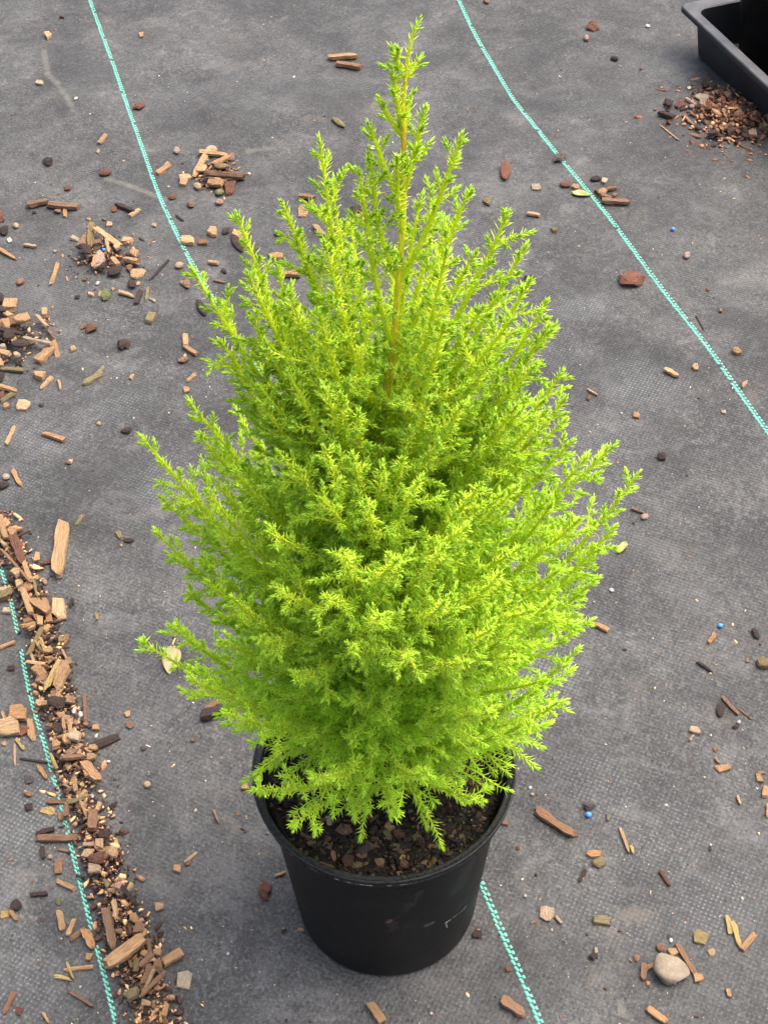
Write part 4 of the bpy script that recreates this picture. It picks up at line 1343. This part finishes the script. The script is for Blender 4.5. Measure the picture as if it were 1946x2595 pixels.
def primary(tip, zb, bow=.25, lmax=.040, sp=.0052, droopy=False):
    global NEEDLES
    tip = np.array(tip, float); b = trunk_at(max(zb, TZ + .010)); v = tip - b; L0 = np.linalg.norm(v); hz = np.array([v[0], v[1], 0]); hl = np.linalg.norm(hz); hd = hz / (hl + 1e-9)
    if droopy: p1 = b + hd * hl * .45 + np.array([0, 0, .018]); p2 = tip - hd * hl * .18 + np.array([0, 0, .016])
    else: p1 = b + (v / L0 * (1 - bow) + hd * bow) * L0 * .36; p2 = tip - (v / L0 * (1 - bow * .8) + np.array([0, 0, 1]) * bow * .8) * L0 * .30
    wob = rt_.normal(0, .05 * L0, 3); P = bez(b, p1 + wob * .5, p2 + wob * .4, tip); P, L = resample(P, .004)
    S = Shoots(); r = np.interp(np.linspace(0, 1, len(P)), [0, .7, 1], [.0009 + .0055 * L, .00110, .00055]); r = np.minimum(r, .0018)
    low = float(np.clip((.34 - tip[2]) / .15, 0, 1)); r = r * (1 - .42 * low)
    S.stem(P, r, stem_col(P), 6)
    S.needles(P, L, .0019, .0048 + .001 * low, 3, True, 46, start=.10 * L)
    side_shoots(S, P, L, sp, min(lmax * (.6 + .4 * min(1, L / .14)), .003 + .19 * L), 2, .08, (.58 if droopy else .975), droop=.42 * low)
    S.build(tree); NEEDLES += S.count
# ---- the trunk
P, L = resample(TR, .006); S = Shoots()
tz = P[:, 2]; r = np.interp(tz, [.13, .16, .30, .45, .55, .62, .66], [.0050, .0038, .0024, .0018, .0015, .0012, .0006])
BR, ORG, YG = np.array([.16, .075, .028]), np.array([.62, .27, .030]), np.array([.62, .60, .025])
tc = np.stack([np.interp(tz, [.14, .30, .45, .53, .575, .605, .635, .66], [c0, c1, c2, c3, c4, c5, c6, c7]) for c0, c1, c2, c3, c4, c5, c6, c7 in zip(BR, BR * 1.2 + YG * .4, ORG * .3 + YG * .75, ORG * .25 + YG * .85, YG * 1.1, ORG * .6 + YG * .45, YG * 1.1, LIME)], 1)
S.stem(P, r, tc, 8)
S.needles(P, L, .0026, .0042, 3, True, 40, start=.47 * L)
sel = P[:, 2] > .575; Pt = P[sel]; Lt = np.linalg.norm(np.diff(Pt, axis=0), axis=1).sum()
S.build(tree, 'trunk'); NEEDLES += S.count
# the little shoots of the leader
def px3(u, v, y): return at_y(u * D_, v * D_, y)
TIPS = [  # tip pixel (photo / 1.173), depth y, rise of the branch per metre of reach
    (846, 104, 0, 1.0), (908, 124, .004, .6), (848, 150, -.004, 2.6), (818, 212, .0, 1.1), (919, 234, .002, 2.6), (886, 208, .006, 1.2), (797, 270, 0, 1.8), (905, 315, -.006, 1.2), (998, 291, .0, 2.0), (858, 340, -.012, 2.4), (797, 325, -.004, 3.0), (690, 298, .012, 3.4), (775, 368, -.008, 3.2), (1013, 410, .008, 2.0), (912, 420, .02, 3),
    (608, 437, .006, 1.7), (512, 462, .012, 1.35), (640, 508, .010, 1.9), (700, 520, -.028, 1.9), (715, 400, .02, 2.6), (1098, 458, .006, 1.55), (1028, 545, -.02, 2.0), (1138, 528, .010, 1.5), (1146, 604, -.012, 1.5), (965, 540, -.035, 2.2), (940, 470, .03, 2.4),
    (415, 580, .004, 1.15), (535, 590, -.014, 1.4), (596, 568, .02, 1.5), (540, 678, -.012, 1.2), (626, 630, -.035, 1.5), (475, 735, -.010, 1.05), (1183, 648, .004, 1.35), (1200, 700, .006, 1.3), (1108, 690, -.03, 1.4), (1215, 800, .006, 1.15), (1222, 858, -.008, 1.1),
    (408, 868, .012, .9), (425, 935, -.012, .95), (305, 942, .003, .95), (1222, 905, .0, 1.0), (1240, 950, -.01, 1.0), (1270, 985, .004, .95), (1330, 958, .008, .95), (1380, 1022, .0, .95), (1330, 1135, -.008, .9),
    (345, 1072, .0, .85), (338, 1150, -.006, .85), (362, 1195, -.003, .8), (500, 1010, -.03, .95), (1300, 1182, .004, .85), (1292, 1248, .0, .8), (1255, 1120, -.03, .9),
    (382, 1350, .006, .7), (300, 1384, .0, .62), (410, 1285, -.010, .72), (440, 1482, .004, .50), (412, 1440, .010, .55), (480, 1420, -.035, .6), (1280, 1338, .004, .66), (1250, 1400, -.008, .62), (1238, 1445, .012, .55), (1200, 1500, .006, .45), (1190, 1560, .004, .4),
    (540, 1602, .006, .25), (560, 1560, .02, .3), (520, 1548, .0, .35),
    # front of the plant, turned towards the viewer
    (700, 965, -.066, 1.0), (760, 980, -.060, 1.1), (690, 1075, -.074, .9), (640, 1010, -.055, 1.0), (1040, 1045, -.070, .95), (1010, 1140, -.086, .9), (905, 1040, -.072, 1.1), (960, 1180, -.095, .85), (950, 960, -.055, 1.2), (1120, 1050, -.055, 1.0),
    (580, 1150, -.075, .8), (740, 1190, -.098, .8), (860, 1210, -.105, .75), (815, 1450, -.055, 1.2), (832, 1500, -.066, .95), (800, 1400, -.062, 1.3), (852, 1360, -.072, 1.15), (830, 1280, -.085, 1.0), (520, 850, .0, 1.0), (505, 800, .010, 1.1), (545, 905, -.012, .9), (560, 835, -.022, 1.1), (1182, 885, -.022, 1.0), (1160, 785, -.012, 1.2), (470, 960, .006, .9), (775, 890, -.045, 1.4), (885, 925, -.048, 1.35), (735, 850, -.046, 1.4), (925, 860, -.046, 1.4), (826, 1010, -.062, 1.25), (790, 1080, -.078, 1.1), (870, 990, -.058, 1.3), (1080, 1240, -.09, .75), (1130, 1180, -.070, .8), (700, 1290, -.105, .65), (600, 1280, -.085, .68), (820, 1330, -.118, .6), (960, 1300, -.112, .65), (1060, 1360, -.106, .58), (1150, 1320, -.08, .62), (560, 1390, -.08, .55), (760, 1410, -.116, .5), (880, 1420, -.118, .5), (1010, 1430, -.11, .5), (1120, 1420, -.088, .5), (640, 1470, -.09, .42), (1180, 1470, -.05, .45), (520, 1330, -.05, .65), (1210, 1230, -.04, .75),
    (560, 870, -.03, 1.1), (620, 800, -.035, 1.25), (700, 840, -.05, 1.25), (1000, 870, -.05, 1.25), (1060, 780, -.035, 1.3), (1130, 880, -.035, 1.1), (960, 700, -.04, 1.6), (690, 680, -.034, 1.5)]
for (u, v, y, k) in TIPS:
    tip = px3(u, v, y); ax = trunk_at(tip[2]); reach = math.hypot(tip[0] - ax[0], tip[1] - ax[1])
    k *= 1.5 if v < 1300 else (1.55 if u > 800 else 1.3)
    if y < -.03: k *= 1.15
    primary(tip, tip[2] - k * reach - .002, bow=.16 if v < 1300 else .24, lmax=.011 + .025 * min(1, reach / .10), sp=.0060 if v < 700 else .0056)
# drooping lowest shoots over the soil and the rim: tip pixel and tip height
LOWT = [(780, 1815, .146), (955, 1832, .146), (1012, 1735, .150), (922, 1790, .150), (700, 1700, .160), (612, 1690, .160), (1100, 1674, .160), (527, 1690, .160), (1160, 1660, .166), (1172, 1615, .176), (830, 1690, .163), (960, 1700, .158), (760, 1640, .175), (640, 1630, .178), (880, 1640, .178), (1000, 1640, .176), (1080, 1620, .180), (700, 1560, .195), (820, 1560, .198), (940, 1570, .196), (1040, 1560, .198), (590, 1560, .195), (1120, 1540, .200), (760, 1500, .215), (900, 1500, .218), (620, 1500, .212), (1000, 1500, .216), (1100, 1470, .218), (840, 1460, .232), (775, 1430, .240), (905, 1440, .240), (830, 1395, .256), (950, 1395, .256), (710, 1405, .250), (860, 1590, .190), (800, 1700, .160), (890, 1710, .158), (1000, 1690, .160), (640, 1600, .186), (720, 1640, .176), (1060, 1590, .190), (900, 1660, .168), (850, 1650, .172), (680, 1620, .182), (980, 1620, .182)]
for (u, v, z) in LOWT:
    tip = at(u * D_, v * D_, z); primary(tip, z + (rt_.uniform(.012, .045) if z < .17 else rt_.uniform(.0, .035)), lmax=.017, sp=.0062, droopy=True)
# ---- the rest of the crown
EZ = [.15, .17, .19, .24, .29, .34, .38, .43, .46, .50, .54, .57, .60]; ER = [.074, .082, .090, .106, .119, .119, .114, .100, .086, .074, .062, .044, .028]
KZ = [.15, .19, .24, .30, .38, .44, .52, .60]; KK = [.1, .5, .8, 1.1, 1.4, 1.6, 2.0, 2.8]
for i in range(104):
    f = (i + .5) / 104; z = np.interp(f, [0, .24, .74, 1], [.21, .28, .41, .535]); a = i * 2.39996 + rt_.normal(0, .2)
    if z > .34 and math.cos(a + PI / 2) > .88: a += .9 if math.sin(a + PI / 2) > 0 else -.9
    R = np.interp(z, EZ, ER) * (rt_.uniform(.80, 1.0) if i % 3 else rt_.uniform(.5, .75)); ax = trunk_at(z); tip = (ax[0] + R * math.cos(a), ax[1] + R * math.sin(a), z + rt_.normal(0, .006))
    primary(tip, z - np.interp(z, KZ, KK) * R, lmax=.014 + .022 * min(1, R / .09), sp=.0056)
print('needles', NEEDLES)
